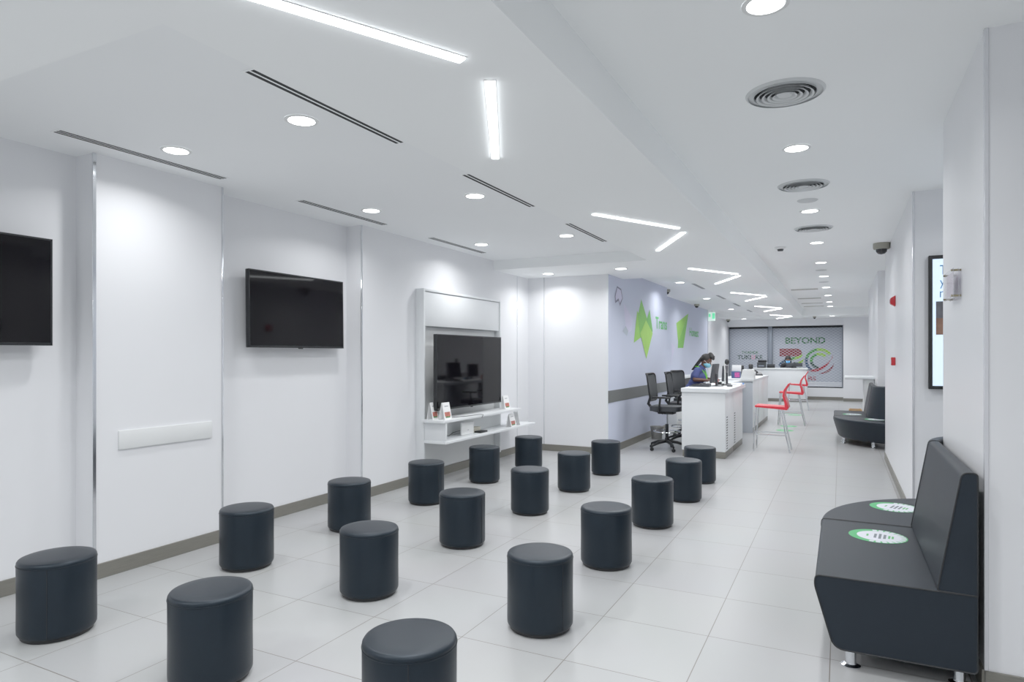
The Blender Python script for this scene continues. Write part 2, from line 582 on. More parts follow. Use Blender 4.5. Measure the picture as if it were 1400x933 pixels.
# light strips
def led(x0, y0, x1, y1, label, group):
    L = math.hypot(x1 - x0, y1 - y0)
    a = math.atan2(y1 - y0, x1 - x0)
    t = thing('ceiling_light_strip', label, 'light strip', ((x0 + x1) / 2, (y0 + y1) / 2, ZL - .0005), a, group)
    mb = MB(); mb.box(-L / 2, L / 2, -.023, .023, -.012, -.002, bev=.004); part(t, 'diffuser', mb, M_LED)
    mb = MB(); mb.box(-L / 2 - .006, L / 2 + .006, -.027, .027, -.003, 0); part(t, 'housing', mb, M_WHITE)
    lamp('strip_light_bulb', 'l', ((x0 + x1) / 2, (y0 + y1) / 2, ZL - .03), E_LED, 1.1, .04, a)
LP = 4.09
for i in range(6):
    o = LP * i - (.0 if i < 2 else .02 * (i - 1))
    led(-1.95, 1.37 + o, -1.425, 2.36 + o, 'white light strip slanting toward the walkway, opening the %s zigzag from the front' % ORD[i], 'long zigzag light strips')
    led(-1.425, 2.60 + o, -1.95, 3.63 + o, 'white light strip slanting back from the walkway, closing the %s zigzag from the front' % ORD[i], 'zigzag light strips turning back')
# unseen fill lamps added behind the viewer, boosted to brighten the near right wall
for (x, y, z) in ((-4.0, .2, ZL), (-2.8, .2, ZL), (-.29, .8, ZC), (-.29, -1.4, ZC), (1.6, 1.0, ZC), (1.6, -1.4, ZC), (-2.8, -1.8, ZL)):
    lamp('rear_fill_lamp', 'r', (x, y, z - .02), E_DOWN * 1.8, .15)

for (x, y) in ((1.15, 6.0), (1.15, 12.3)):  # unseen fill lamps added to brighten the dim alcove walls
    lamp('alcove_fill_lamp', 'a', (x, y, ZC - .02), E_DOWN * .6, .15)
# slot vents
def slot_vent(x, y0, y1, n, label, group):
    L = y1 - y0
    w = .085 if n == 3 else .075
    t = thing('slot_air_vent', label, 'air vent', (x, (y0 + y1) / 2, ZT - .0005), 0, group)
    mb = MB(); mb.box(-w / 2 - .012, w / 2 + .012, -L / 2 - .012, L / 2 + .012, -.003, 0, bev=.001, seg=1); part(t, 'frame', mb, M_CEIL)
    mb = MB()
    sw = w / n
    for i in range(n):
        c = -w / 2 + sw * (i + .5)
        mb.box(c - sw * .30, c + sw * .30, -L / 2, L / 2, -.0042, -.003)
    part(t, 'slots', mb, M_SLOT)
for i, (a, b) in enumerate(((2.33, 3.55), (4.37, 5.58), (6.45, 7.74))):
    slot_vent(-4.335, a, b, 3, 'long three-slot air vent close to the television wall, %s from the front' % ORD[i], 'three-slot vents')
for i, (a, b) in enumerate(((2.26, 3.47), (4.31, 5.52), (6.41, 7.62))):
    slot_vent(-2.575, a, b, 2, 'two-slot black air vent over the stools, %s from the front' % ORD[i], 'two-slot vents over the stools')
for i, (a, b) in enumerate(((12.9, 14.05), (15.7, 16.85), (18.4, 19.5), (21.2, 22.3))):
    slot_vent(-2.57, a, b, 2, 'two-slot air vent above the service desks, %s from the front' % ORD[i], 'two-slot vents above the desks')

# round diffusers
def round_vent(x, y, r, label, first=[None]):
    if first[0] is None:
        t = thing('round_air_diffuser', label, 'air vent', (x, y, ZC - .0005), 0, 'round ceiling diffusers')
        mb = MB(); mb.lathe([(.20, -.012), (.213, 0), (.165, -.003), (.168, -.014)], n=44, cap=False); part(t, 'rim', mb, M_GRILLE)
        mb = MB(); mb.lathe([(0, -.001), (.17, -.001)], n=44, cap=False); part(t, 'dark_throat', mb, M_SLOT)
        for q, rr in enumerate((.155, .125, .095, .066)):
            mb = MB(); mb.lathe([(rr, -.022), (rr - .012, -.018), (rr - .019, -.003), (rr - .015, -.003), (rr - .008, -.015)], n=40, cap=False); part(t, 'ring', mb, M_GRILLE)
        mb = MB(); mb.lathe([(0, -.018), (.036, -.017), (.045, -.008), (.04, -.002)], n=32, cap=False); part(t, 'hub', mb, M_GRILLE)
        first[0] = t
        return t
    return dup(first[0], (x, y, ZC - .0005), None, label, 'round ceiling diffusers')
round_vent(-.285, 4.03, .21, 'round ringed air diffuser above the walkway, nearest of the three')
round_vent(-.295, 6.29, .2, 'round ringed air diffuser above the walkway, middle of the three')
round_vent(-.288, 8.48, .2, 'round ringed air diffuser above the walkway, farthest of the three')
mb = MB(); mb.lathe([(0, -.008), (.085, -.008), (.095, 0)], n=32, cap=False)
solo('ceiling_speaker', mb, M_GRILLE, 'flat blank grey ceiling disc between the middle diffuser and a downlight', 'ceiling disc', loc=(-.287, 6.93, ZC - .0005))
for y, l in ((12.75, 'small flat ceiling disc far along the walkway, nearer of two'), (14.85, 'small flat ceiling disc far along the walkway, farther of two')):
    mb = MB(); mb.lathe([(0, -.008), (.085, -.008), (.095, 0)], n=32, cap=False)
    solo('ceiling_speaker', mb, M_GRILLE, l, 'ceiling disc', 'small far ceiling discs', loc=(-.31, y, ZC - .0005))
# smoke detector
t = thing('smoke_detector', 'small white ceiling detector with dark underside beside the walkway lights', 'smoke detector', (-.748, 9.77, ZC - .0005))
mb = MB(); mb.lathe([(.075, 0), (.07, -.02), (.055, -.03)], n=28); part(t, 'base', mb, M_WHITE)
mb = MB(); mb.lathe([(.042, -.03), (.036, -.055), (0, -.058)], n=28, cap=False); part(t, 'sensor', mb, M_DARK)
# rectangular walkway vents
for i, (y, d) in enumerate(((16.3, .34), (18.95, .34), (20.75, .22), (22.1, .22))):
    t = thing('rectangular_air_vent', 'grey rectangular louvred vent over the far walkway, %s from the front' % ORD[i], 'air vent', (-.74, y, ZC - .0005), 0, 'rectangular walkway vents')
    mb = MB(); mb.box(-.31, .31, -d / 2, d / 2, -.006, 0, bev=.002, seg=1); part(t, 'frame', mb, M_CEIL)
    mb = MB()
    for q in range(5):
        c = -d / 2 + d * (q + .7) / 5.6
        mb.box(-.28, .28, c - .017, c + .017, -.0075, -.006)
    part(t, 'louvres', mb, M_CAMB)
# dome cameras
def dome(x, y, z, s, label, big=False):
    t = thing('ceiling_dome_camera', label, 'security camera', (x, y, z - .0005), 0, 'ceiling dome cameras')
    mb = MB(); mb.lathe([(.075 * s, 0), (.075 * s, -.045 * s), (.068 * s, -.06 * s), (.05 * s, -.06 * s)], n=30); part(t, 'housing', mb, M_CAMB)
    mb = MB(); mb.lathe([(.052 * s, -.06 * s), (.048 * s, -.085 * s), (.03 * s, -.105 * s), (0, -.112 * s)], n=28, cap=False); part(t, 'dome', mb, M_GLASSD)
dome(-3.30, 13.85, ZT, .95, 'dome camera on ceiling at the curved corner of the nearer printed wall')
dome(-3.52, 18.2, ZT, .95, 'dome camera on ceiling above the farther printed wall')
dome(-3.54, 23.9, ZL, .95, 'dome camera on ceiling by the far left shutter corner')
dome(-.76, 23.4, ZL, .7, 'tiny dome camera on the far ceiling above the walkway end')
dome(.49, 10.05, ZC, 1.35, 'large beige dome camera under the ceiling beside the right wall')
# exit sign
t = thing('exit_sign', 'small green lit exit sign hanging at the end of the printed wall', 'exit sign', (-3.56, 20.8, 2.60))
mb = MB(); mb.box(-.10, .10, -.012, .012, 0, .27, bev=.004); part(t, 'panel', mb, M_EXITW)
mb = MB(); mb.box(.01, .092, -.0145, -.0125, .06, .24); mb.box(-.092, -.04, -.0145, -.0125, .12, .22); part(t, 'green_symbol', mb, M_EXIT)
mb = MB(); mb.box(-.01, .01, -.008, .008, .27, .339); part(t, 'bracket', mb, M_WHITE)

# ------------------------------------------------------------------ stools
def make_stool():
    t = thing('round_stool', 'x', 'stool')
    R, H = .188, .43
    mb = MB(); mb.lathe([(.165, 0), (.172, .004), (.172, .018), (.15, .02)], n=48); part(t, 'base', mb, M_BLACK)
    mb = MB(); mb.lathe([(.166, .018), (.180, .022), (.187, .034), (R, .06), (R - .001, .22), (R, H - .036), (.186, H - .030)], n=64); part(t, 'body', mb, M_LEATHER, 60)
    mb = MB(); mb.lathe([(.184, H - .030), (R, H - .026), (.187, H - .014), (.181, H - .005), (.170, H - .001), (.12, H + .003), (0, H + .005)], n=64, cap=False); part(t, 'cushion', mb, M_LEATHER, 60)
    mb = MB(); mb.tube([(.1875 * math.cos(a * PI / 32), .1875 * math.sin(a * PI / 32), H - .029) for a in range(64)], .0028, 6, closed=True); part(t, 'piping', mb, M_LEATHER, 60)
    mb = MB(); mb.tube([(R + .0003, 0, .03), (R + .0003, 0, H - .03)], .0016, 6); part(t, 'seam', mb, M_SEAM)
    return t
ST = [(-3.913, 2.107, -.75), (-2.701, 2.141, 1.2), (-1.536, 2.137, -.98), (-3.901, 3.398, 2.0), (-2.743, 3.369, 2.6), (-1.532, 3.390, -.42), (-3.918, 4.538, 2.4), (-2.767, 4.578, -.05), (-1.549, 4.616, 2.1),
      (-3.883, 5.696, -.25), (-2.732, 5.802, 2.0), (-1.531, 5.867, 3.0), (-3.889, 6.955, -.4), (-2.729, 6.982, 2.2), (-1.499, 7.040, 2.0), (-3.820, 8.073, -.35), (-2.729, 8.113, -.3), (-1.533, 8.124, 2.5)]
st0 = make_stool()
ROWN = ['row along the television wall', 'middle row', 'row nearest the walkway']
for i, (x, y, rz) in enumerate(ST):
    rank = i // 3
    pos = 'last' if rank == 5 else ORD[rank]
    lab = 'dark grey round upholstered stool, %s from the front in the %s' % (pos, ROWN[i % 3])
    if rank == 5:
        lab = 'dark grey round upholstered stool, farthest in the %s' % ROWN[i % 3]
    if i == 0:
        t = st0; t.location = (x, y, 0); t.rotation_euler = (0, 0, rz); t['label'] = lab; t['group'] = 'round stools set out in rows'
    else:
        dup(st0, (x, y, 0), rz, lab, 'round stools set out in rows')

# ------------------------------------------------------------------ televisions
def tv(name, label, xw, xf, y0, y1, z0, z1, th, bez=.012, tilt=0.0):
    """screen on a wall facing +x; xf is its front plane, xw the wall"""
    t = thing(name, label, 'television', (xf - th, (y0 + y1) / 2, z0))
    W, H = (y1 - y0) / 2, z1 - z0
    mb = MB(); mb.box(0, th - .004, -W, W, 0, H, bev=.006); part(t, 'casing', mb, M_BEZEL)
    mb = MB(); mb.box(th - .005, th - .001, -W + bez, W - bez, bez * 1.6, H - bez); part(t, 'screen', mb, M_SCREEN)
    mb = MB()
    for (a, b, c, d) in ((-W, W, H - bez, H), (-W, W, 0, bez * 1.6), (-W, -W + bez, 0, H), (W - bez, W, 0, H)):
        mb.box(th - .005, th, a, b, c, d, bev=.001, seg=1)
    part(t, 'bezel', mb, M_BEZEL)
    mb = MB(); mb.box(th - .002, th + .004, -.03, .03, -.010, .004, bev=.002); part(t, 'sensor', mb, M_BLACK)
    mb = MB(); mb.box(-(xf - th - xw) + .001, 0, -W * .4, W * .4, H * .3, H * .7, bev=.003); part(t, 'wall_bracket', mb, M_BLACK)
    t.rotation_euler = (0, tilt, 0)
    return t
tv('wall_television', 'black flat television cut off by the left edge, on the white wall', XR, -4.66, 1.25, 2.479, 1.61, 2.315, .045)
tv('wall_television', 'black flat television hung alone on the recessed white wall', XR, -4.66, 4.085, 5.309, 1.615, 2.315, .045, tilt=-.0122)
tv('wall_television', 'large black television mounted on the white panel unit above the shelves', -4.552, -4.32, 6.555, 8.217, .875, 1.80, .05)

# white plate on the projecting wall panel
mb = MB(); mb.box(XP, XP + .016, 2.865, 3.63, .876, 1.009, bev=.002)
solo('wall_plate', mb, M_LAM2, 'long plain white rectangular plate fixed low on the projecting wall panel', 'wall plate')

# television panel unit
t = thing('television_panel_unit', 'tall white panelled television unit fixed to the wall with a raised top panel', 'wall unit', (XP, 7.48, .12))
def P(nm, b, m=M_LAM, bev=.003):
    mb = MB(); mb.box(*b, bev=bev); return part(t, nm, mb, m, world=True)
P('side_board', (XP + .001, -4.46, 6.49, 6.52, .12, 2.35))
P('side_board', (XP + .001, -4.46, 8.445, 8.475, .12, 2.35))
P('top_board', (XP + .001, -4.46, 6.521, 8.444, 2.32, 2.35))
P('back_panel', (XP + .001, -4.552, 6.521, 8.444, .12, 1.895), M_LAM2)
P('upper_panel', (XP + .001, -4.472, 6.526, 8.440, 1.90, 2.315))
# shelf unit
t = thing('wall_shelf', 'white two-tier floating shelf with open compartment under the large television', 'shelf', (-4.46, 7.5, .49))
P('upper_shelf', (-4.459, -4.15, 6.44, 8.53, .742, .775))
P('lower_shelf', (-4.459, -4.15, 6.49, 9.01, .49, .523))
P('side_panel', (-4.459, -4.155, 6.50, 6.53, .523, .742))
P('back_rail', (-4.459, -4.445, 6.53, 8.44, .523, .742), M_LAM2)
P('wall_cleat', (XP + .001, -4.459, 8.50, 9.0, .492, .52))

# brochures: A-frame cards
def brochure(x, y, z, label, w=.15, h=.20, rz=0.0, g='brochures on the television shelf'):
    t = thing('folded_brochure', label, 'brochure', (x, y, z), rz, g)
    d = .045
    mb = MB()
    for s in (1, -1):
        mb.prism([(s * d, 0), (s * .004, h), (s * .001, h), (s * (d - .003), 0)], 'y', -w / 2, w / 2)
    part(t, 'card', mb, M_PAPER)
    def fp(a0, a1, b0, b1):
        f = lambda b: d + .0012 - (d - .004) * b / h
        return flatpoly([(f(b0), a0, b0), (f(b0), a1, b0), (f(b1), a1, b1), (f(b1), a0, b1)])
    part(t, 'picture', fp(-w * .38, w * .38, h * .18, h * .44), M_PHOTO1)
    part(t, 'picture_base', fp(-w * .32, w * .32, h * .10, h * .18), M_PHOTO2)
    part(t, 'heading', fp(-w * .25, w * .25, h * .76, h * .80), M_INK)
brochure(-4.38, 6.56, .776, 'white folded brochure standing on the upper shelf, outermost left of television', .13, .2)
brochure(-4.24, 6.62, .776, 'white folded brochure with food picture, in front of the outermost left one', .16, .2)
brochure(-4.30, 8.30, .776, 'white folded brochure on the upper shelf right of the large television', .16, .19)
brochure(-4.22, 8.33, .524, 'white folded brochure with food picture on the lower shelf, left of its three', .16, .18)
brochure(-4.24, 8.52, .524, 'narrow white folded brochure turned edge-on, between two others on lower shelf', .12, .19, .9)
brochure(-4.36, 8.70, .524, 'white folded brochure on the lower shelf, right of its three', .14, .16)
# router, adaptor, box, cable
t = thing('router', 'white rounded router leaning in the open shelf compartment', 'router', (-4.28, 7.2, .524))
mb = MB(); mb.box(-.016, .016, -.15, .15, 0, .165, bev=.014, seg=3); part(t, 'case', mb, M_WHITE)
mb = MB(); mb.box(.0162, .0172, -.012, .012, .06, .066); part(t, 'indicator', mb, M_INK)
mb = MB(); mb.box(-.05, -.016, -.09, .09, 0, .02, bev=.003); part(t, 'stand', mb, M_WHITE)
mb = MB(); mb.box(-4.30, -4.20, 7.42, 7.60, .524, .546, bev=.004)
solo('power_adaptor', mb, M_BLACK, 'small flat black adaptor lying beside the white router', 'adaptor')
mb = MB(); mb.box(-4.42, -4.33, 7.42, 7.64, .524, .585, bev=.006)
solo('network_box', mb, M_BEIGE, 'small beige box behind the black adaptor in the shelf compartment', 'network box')
mb = MB(); mb.tube([(-4.41, 7.42, .56), (-4.41, 7.36, .585), (-4.40, 7.28, .57), (-4.40, 7.05, .56), (-4.40, 6.96, .53), (-4.41, 6.9, .53)], .004, 6)
solo('network_cable', mb, M_DARK, 'thin dark cable behind the white router in the shelf', 'cable')
mb = MB()
mb.tube([(-4.33, 6.72, .872), (-4.31, 6.73, .80), (-4.28, 6.78, .783), (-4.20, 6.98, .7805), (-4.17, 7.2, .7805), (-4.16, 7.34, .7805), (-4.142, 7.38, .775), (-4.142, 7.34, .735)], .004, 6)
solo('television_cable', mb, M_DARK, 'thin dark cable trailing from the large television across the upper shelf', 'cable')

# ------------------------------------------------------------------ wall graphics
def graphic(label, cat, xw, base, faces, texts=()):
    t = thing('wall_graphic', label, cat, (xw, base[0], base[1]))
    for nm, pts, m, dx in faces:
        mb = flatpoly([(xw + dx, y, z) for y, z in pts])
        part(t, nm, mb, m, world=True)
    return t
W1, W2 = XM1, XM2
graphic('big faceted green paper shape printed on the nearer wall', 'wall graphic', W1, (11.7, 1.47), [
    ('left_facet', [(11.272, 2.33), (11.46, 2.249), (11.655, 2.087), (11.484, 1.857), (11.066, 1.758)], M_F1, .003),
    ('tall_facet', [(11.537, 2.557), (11.957, 2.194), (11.754, 1.863), (11.46, 1.856), (11.319, 2.242)], M_F2, .004),
    ('right_facet', [(12.113, 2.408), (12.328, 2.016), (12.247, 1.874), (11.855, 2.162)], M_F4, .005),
    ('lower_facet', [(11.855, 2.189), (12.328, 1.96), (11.88, 1.473), (11.46, 1.935)], M_F3, .006)])
graphic('small grey outlined folded paper shape near the wall edge, topmost left', 'wall graphic', W1, (10.2, 2.36), [
    ('outline', [(10.109, 2.657), (10.335, 2.63), (10.42, 2.482), (10.275, 2.345), (10.187, 2.425), (10.02, 2.375), (9.995, 2.487)], M_LILAC3, .003),
    ('fill', [(10.125, 2.63), (10.31, 2.605), (10.385, 2.482), (10.255, 2.39), (10.187, 2.465), (10.05, 2.415), (10.03, 2.487)], M_LILAC, .004)])
graphic('faint lilac and grey folded paper shape left of the green one', 'wall graphic', W1, (10.7, 1.87), [
    ('pale_facet', [(10.466, 2.42), (10.78, 2.263), (10.999, 2.174), (10.933, 1.969), (10.611, 1.897), (10.405, 1.94), (10.569, 2.055)], M_LILAC, .003),
    ('grey_facet', [(10.405, 1.94), (10.569, 2.038), (10.737, 1.951), (10.653, 1.864)], M_LILAC2, .004)])
graphic('green folded paper leaf printed on the farther wall', 'wall graphic', W2, (17.2, 1.72), [
    ('light_facet', [(17.919, 2.667), (16.464, 2.346), (16.546, 2.165), (16.67, 1.872)], M_F1, .003),
    ('dark_facet', [(17.919, 2.667), (16.67, 1.872), (16.629, 1.723), (17.274, 1.729)], M_F2, .004)])
graphic('faint pale lilac ribbon printed below the green leaf', 'wall graphic', W2, (16.0, 1.29), [
    ('ribbon', [(15.91, 1.859), (16.302, 1.738), (15.833, 1.29), (15.987, 1.556)], M_LILAC, .003)])
solo('wall_lettering', put_text(text_mb('Trans', .93, .235, bold=.02), (W1 + .003, 12.55, 2.06), (0, 1, 0)), M_TEXTG, 'green word starting with Trans on the nearer printed wall', 'lettering')
solo('wall_lettering', put_text(text_mb('Honest', 1.26, .235, bold=.02), (W2 + .003, 18.06, 2.06), (0, 1, 0)), M_TEXTG, 'green word Honest on the farther printed wall', 'lettering')

# ------------------------------------------------------------------ shop front: glass, lettering, shutters
GY = YS + .05
mb = MB(); mb.box(-3.66, -2.27, GY, GY + .01, .1, 2.56); struct('window_1', mb, M_GLASS)
mb = MB(); mb.box(-2.21, .08, GY, GY + .01, .4, 2.56); struct('window_2', mb, M_GLASS)
ty = GY - .003
def sign_text(body, x0, x1, z0, z1, m, label, bold=.01):
    return solo('shop_lettering', put_text(text_mb(body, x1 - x0, z1 - z0, bold=bold), (x0, ty, z0), (1, 0, 0)), m, label, 'lettering')
sign_text('BEYOND', -1.75, -.47, 1.935, 2.165, M_GREEN, 'green word BEYOND on the glass behind the right shutter', .032)
sign_text('YEARS', -1.46, -.765, .66, .80, M_CRIMSON, 'crimson word YEARS low on the glass behind the right shutter', .016)
sign_text('TWENDE', -3.215, -2.66, 1.58, 1.68, M_GREEN, 'green word TWENDE on the glass behind the left shutter', .025)
t = thing('shop_lettering', 'dark word TUKIUKE with one pink letter behind the left shutter', 'lettering', (-2.93, ty, 1.38))
part(t, 'letters', put_text(text_mb('TUKI', .47, .155, bold=.035), (-3.37, ty, 1.385), (1, 0, 0)), M_DKGREEN, world=True)
part(t, 'letters', put_text(text_mb('U', .11, .155, bold=.035), (-2.875, ty, 1.385), (1, 0, 0)), M_PINK, world=True, label='pink letter U')
part(t, 'letters', put_text(text_mb('KE', .24, .155, bold=.035), (-2.745, ty, 1.385), (1, 0, 0)), M_DKGREEN, world=True)
part(t, 'underline', flatpoly([(-3.1, ty, 1.30), (-2.75, ty, 1.30), (-2.75, ty, 1.325), (-3.1, ty, 1.325)]), M_LILAC2, world=True)
# numeral 20 of curved ribbons
t = thing('shop_emblem', 'big numeral 20 made of red, green, lime and navy ribbons behind the shutter', 'emblem', (-1.1, ty, .9))
def band(nm, pts_out, pts_in, m, dy=0.0):
    mb = MB()
    n = len(pts_out)
    A = [mb.bm.verts.new((p[0], ty - dy, p[1])) for p in pts_out]
    B = [mb.bm.verts.new((p[0], ty - dy, p[1])) for p in pts_in]
    for i in range(n - 1):
        mb.bm.faces.new((A[i], A[i + 1], B[i + 1], B[i]))
    part(t, nm, mb, m, world=True)
def arc(cx, cz, rx, rz, a0, a1, n=18):
    return [(cx + rx * math.cos(math.radians(a0 + (a1 - a0) * i / n)), cz + rz * math.sin(math.radians(a0 + (a1 - a0) * i / n))) for i in range(n + 1)]
def bez(p0, p1, p2, p3, n=16):
    o = []
    for i in range(n + 1):
        u = i / n
        o.append(tuple(p0[k] * (1 - u) ** 3 + 3 * p1[k] * u * (1 - u) ** 2 + 3 * p2[k] * u * u * (1 - u) + p3[k] * u ** 3 for k in (0, 1)))
    return o
band('red_stroke', [(-1.94, 1.77), (-1.5, 1.77)] + bez((-1.4, 1.77), (-1.25, 1.77), (-1.21, 1.68), (-1.21, 1.60), 8),
     [(-1.94, 1.49), (-1.5, 1.49)] + bez((-1.4, 1.49), (-1.32, 1.50), (-1.25, 1.53), (-1.21, 1.59), 8), M_MAROON)
c1 = bez((-1.19, 1.60), (-1.25, 1.48), (-1.55, 1.47), (-1.75, 1.40)) ; c2 = bez((-1.21, 1.48), (-1.3, 1.38), (-1.6, 1.39), (-1.95, 1.16))
band('green_stroke', c1[:9], c2[:9], M_LIME); band('green_stroke', c1[8:], c2[8:], M_GREEN2); 
c3 = bez((-1.75, 1.40), (-1.9, 1.34), (-1.96, 1.25), (-1.98, 1.15), 8); c4 = bez((-1.66, 1.34), (-1.8, 1.28), (-1.85, 1.2), (-1.86, 1.12), 8)
band('navy_stroke', c3, c4, M_NAVY, .0005)
c5 = bez((-1.14, 1.45), (-1.2, 1.30), (-1.4, 1.28), (-1.6, 1.24)); c6 = bez((-1.18, 1.30), (-1.28, 1.14), (-1.5, 1.16), (-1.72, 1.10))
band('lower_stroke', c5[:9], c6[:9], M_LIME); band('lower_stroke', c5[8:], c6[8:], M_GREEN)
band('base_stroke', bez((-1.19, 1.09), (-1.4, 1.1), (-1.7, 1.09), (-1.93, 1.07), 6), bez((-1.19, .98), (-1.4, .98), (-1.7, .98), (-1.93, .98), 6), M_LIME)
cx, cz = -.665, 1.335
band('outer_ring', arc(cx, cz, .455, .445, 35, 100), arc(cx, cz, .36, .35, 35, 100), M_LIME)
band('outer_ring', arc(cx, cz, .455, .445, 100, 165), arc(cx, cz, .36, .35, 100, 165), M_GREEN2)
band('outer_ring', arc(cx, cz, .455, .445, 165, 235), arc(cx, cz, .36, .35, 165, 235), M_NAVY)
band('inner_ring', arc(cx, cz, .295, .285, 40, 110), arc(cx, cz, .20, .19, 40, 110), M_LIME)
band('inner_ring', arc(cx, cz, .295, .285, 110, 190), arc(cx, cz, .20, .19, 110, 190), M_GREEN2)
band('inner_ring', arc(cx, cz, .295, .285, 190, 265), arc(cx, cz, .20, .19, 190, 265), M_DKGREEN)
band('red_swoosh', bez((-.91, .96), (-.6, .92), (-.32, 1.18), (-.245, 1.56)), bez((-.98, 1.03), (-.66, 1.02), (-.42, 1.25), (-.245, 1.44)), M_CRIMSON, .0005)
band('red_swoosh', bez((-.68, .89), (-.42, .86), (-.22, 1.02), (-.20, 1.27)), bez((-.68, .895), (-.45, .95), (-.30, 1.08), (-.20, 1.26)), M_MAROON, .0005)

def lattice(mb, x0, x1, z0, z1, y, sp=.14, wd=.0075, slope=.68):
    for s in (1, -1):
        c = -3.0
        cmin = z0 - (slope * x1 if s > 0 else -slope * x0)
        lo = min(z0 - s * slope * x0, z0 - s * slope * x1)
        hi = max(z1 - s * slope * x0, z1 - s * slope * x1)
        b = lo
        st = sp * slope
        while b < hi:
            xs = []
            for xx in (x0, x1):
                zz = s * slope * xx + b
                if z0 <= zz <= z1: xs.append((xx, zz))
            for zz in (z0, z1):
                xx = (zz - b) / (s * slope)
                if x0 < xx < x1: xs.append((xx, zz))
            if len(xs) >= 2:
                xs.sort()
                (ax, az), (bx, bz) = xs[0], xs[-1]
                h = wd * .5 * math.hypot(1, slope)
                yy = y + (.002 if s > 0 else 0)
                v = [mb.bm.verts.new(p) for p in ((ax, yy, az - h), (bx, yy, bz - h), (bx, yy, bz + h), (ax, yy, az + h))]
                mb.bm.faces.new(v)
            b += st
def shutter(label, x0, x1, zb):
    t = thing('roller_shutter', label, 'shutter', ((x0 + x1) / 2, YS, zb))
    y = YS + .005
    mb = MB(); lattice(mb, x0 + .03, x1 - .03, zb + .2, 2.5, y); part(t, 'lattice_curtain', mb, M_LATTICE, world=True)
    mb = MB()
    for q in range(3):
        mb.box(x0 + .02, x1 - .02, y - .012, y + .012, zb + .035 + q * .056, zb + .083 + q * .056, bev=.006)
    part(t, 'bottom_slats', mb, M_LATTICE, world=True)
    mb = MB(); mb.box(x0 + .01, x1 - .01, y - .016, y + .016, zb, zb + .03, bev=.004); part(t, 'bottom_bar', mb, M_SLOT, world=True)
    mb = MB(); mb.box(x0 + .01, x1 - .01, y - .05, y + .03, 2.49, 2.555, bev=.01); part(t, 'roller_box', mb, M_SLOT, world=True)
    for xx in (x0, x1 - .03):
        mb = MB(); mb.box(xx, xx + .03, y - .03, y + .03, zb, 2.555, bev=.004); part(t, 'guide_rail', mb, M_JAMB, world=True)
shutter('see-through grey lattice roller shutter, narrower left bay at the far end', -3.65, -2.30, .02)
shutter('see-through grey lattice roller shutter, wider right bay at the far end', -2.19, .07, .415)
mb = MB(); mb.box(-2.30, -2.19, YS - .06, YS + .05, .0, 2.56, bev=.005); struct('trim_11', mb, M_JAMB)

# ------------------------------------------------------------------ service desks
t = thing('service_desk', 'white service desk nearest the viewer with plain end panel and slotted front', 'desk', (-1.85, 11.0, 0))
def DP(nm, b, m=M_LAM, bev=.003):
    mb = MB(); mb.box(*b, bev=bev); return part(t, nm, mb, m, world=True)
DP('end_panel', (-2.17, -1.531, 10.06, 10.10, .10, .984))
DP('front_panel', (-1.56, -1.528, 10.101, 10.885, .10, .984))
DP('front_panel', (-1.56, -1.528, 10.905, 11.96, .10, .984))
DP('back_panel', (-2.17, -2.14, 10.101, 10.2, .0, .984))
DP('plinth', (-2.16, -1.532, 10.062, 10.885, 0, .10), M_STEEL)
DP('plinth', (-1.9, -1.532, 10.905, 11.955, 0, .10), M_STEEL)
mb = MB()
mb.prism(rounded([(-2.18, 10.03), (-1.47, 10.03), (-1.47, 11.99), (-1.75, 11.99), (-1.75, 13.6), (-2.2, 13.6), (-2.2, 11.99)], [.02, .06, .1, .0, .02, .02, .0], 6), 'z', .985, 1.04, bev=.004)
part(t, 'worktop', mb, M_LAM, world=True)
DP('rear_support', (-1.80, -1.77, 12.0, 13.55, .0, .984))
for (y0, zt, n) in ((10.16, .60, 13), (10.95, .60, 13)):
    mb = MB()
    for q in range(n):
        z = .13 + q * (zt - .13) / (n - 1)
        mb.box(-1.5285, -1.5262, y0, y0 + .12, z, z + .017)
    part(t, 'vent_slots', mb, M_DARK, world=True)
t = thing('service_desk', 'white service desk behind the first one with blue-grey end panel', 'desk', (-1.9, 15.1, 0))
DP('end_panel', (-1.76, -1.552, 13.66, 13.70, 0, 1.0), M_GREYP)
DP('front_panel', (-1.58, -1.55, 13.701, 14.62, .10, 1.02))
DP('front_panel', (-1.58, -1.55, 14.635, 15.63, .10, 1.02))
DP('front_panel', (-1.58, -1.55, 15.645, 16.64, .10, 1.02))
DP('plinth', (-1.60, -1.556, 13.71, 16.63, 0, .10), M_STEEL)
DP('far_panel', (-2.25, -1.56, 16.60, 16.635, .1, 1.02))
DP('worktop', (-2.25, -1.535, 13.64, 16.68, 1.021, 1.065), M_LAM, .006)
DP('edge_strip', (-1.556, -1.548, 13.652, 13.66, .1, 1.02), M_LAM)
t = thing('service_desk', 'white service desk crossways at the far end before the shutter', 'desk', (-1.85, 23.5, 0))
DP('front_panel', (-2.72, -.985, 23.30, 23.33, .10, 1.06))
DP('end_panel', (-1.02, -.985, 23.331, 23.85, .10, 1.06))
DP('end_panel', (-2.72, -2.69, 23.331, 23.85, .10, 1.06))
DP('plinth', (-2.68, -1.0, 23.31, 23.8, 0, .10), M_STEEL)
DP('worktop', (-2.74, -.965, 23.27, 23.88, 1.061, 1.105), M_LAM, .006)

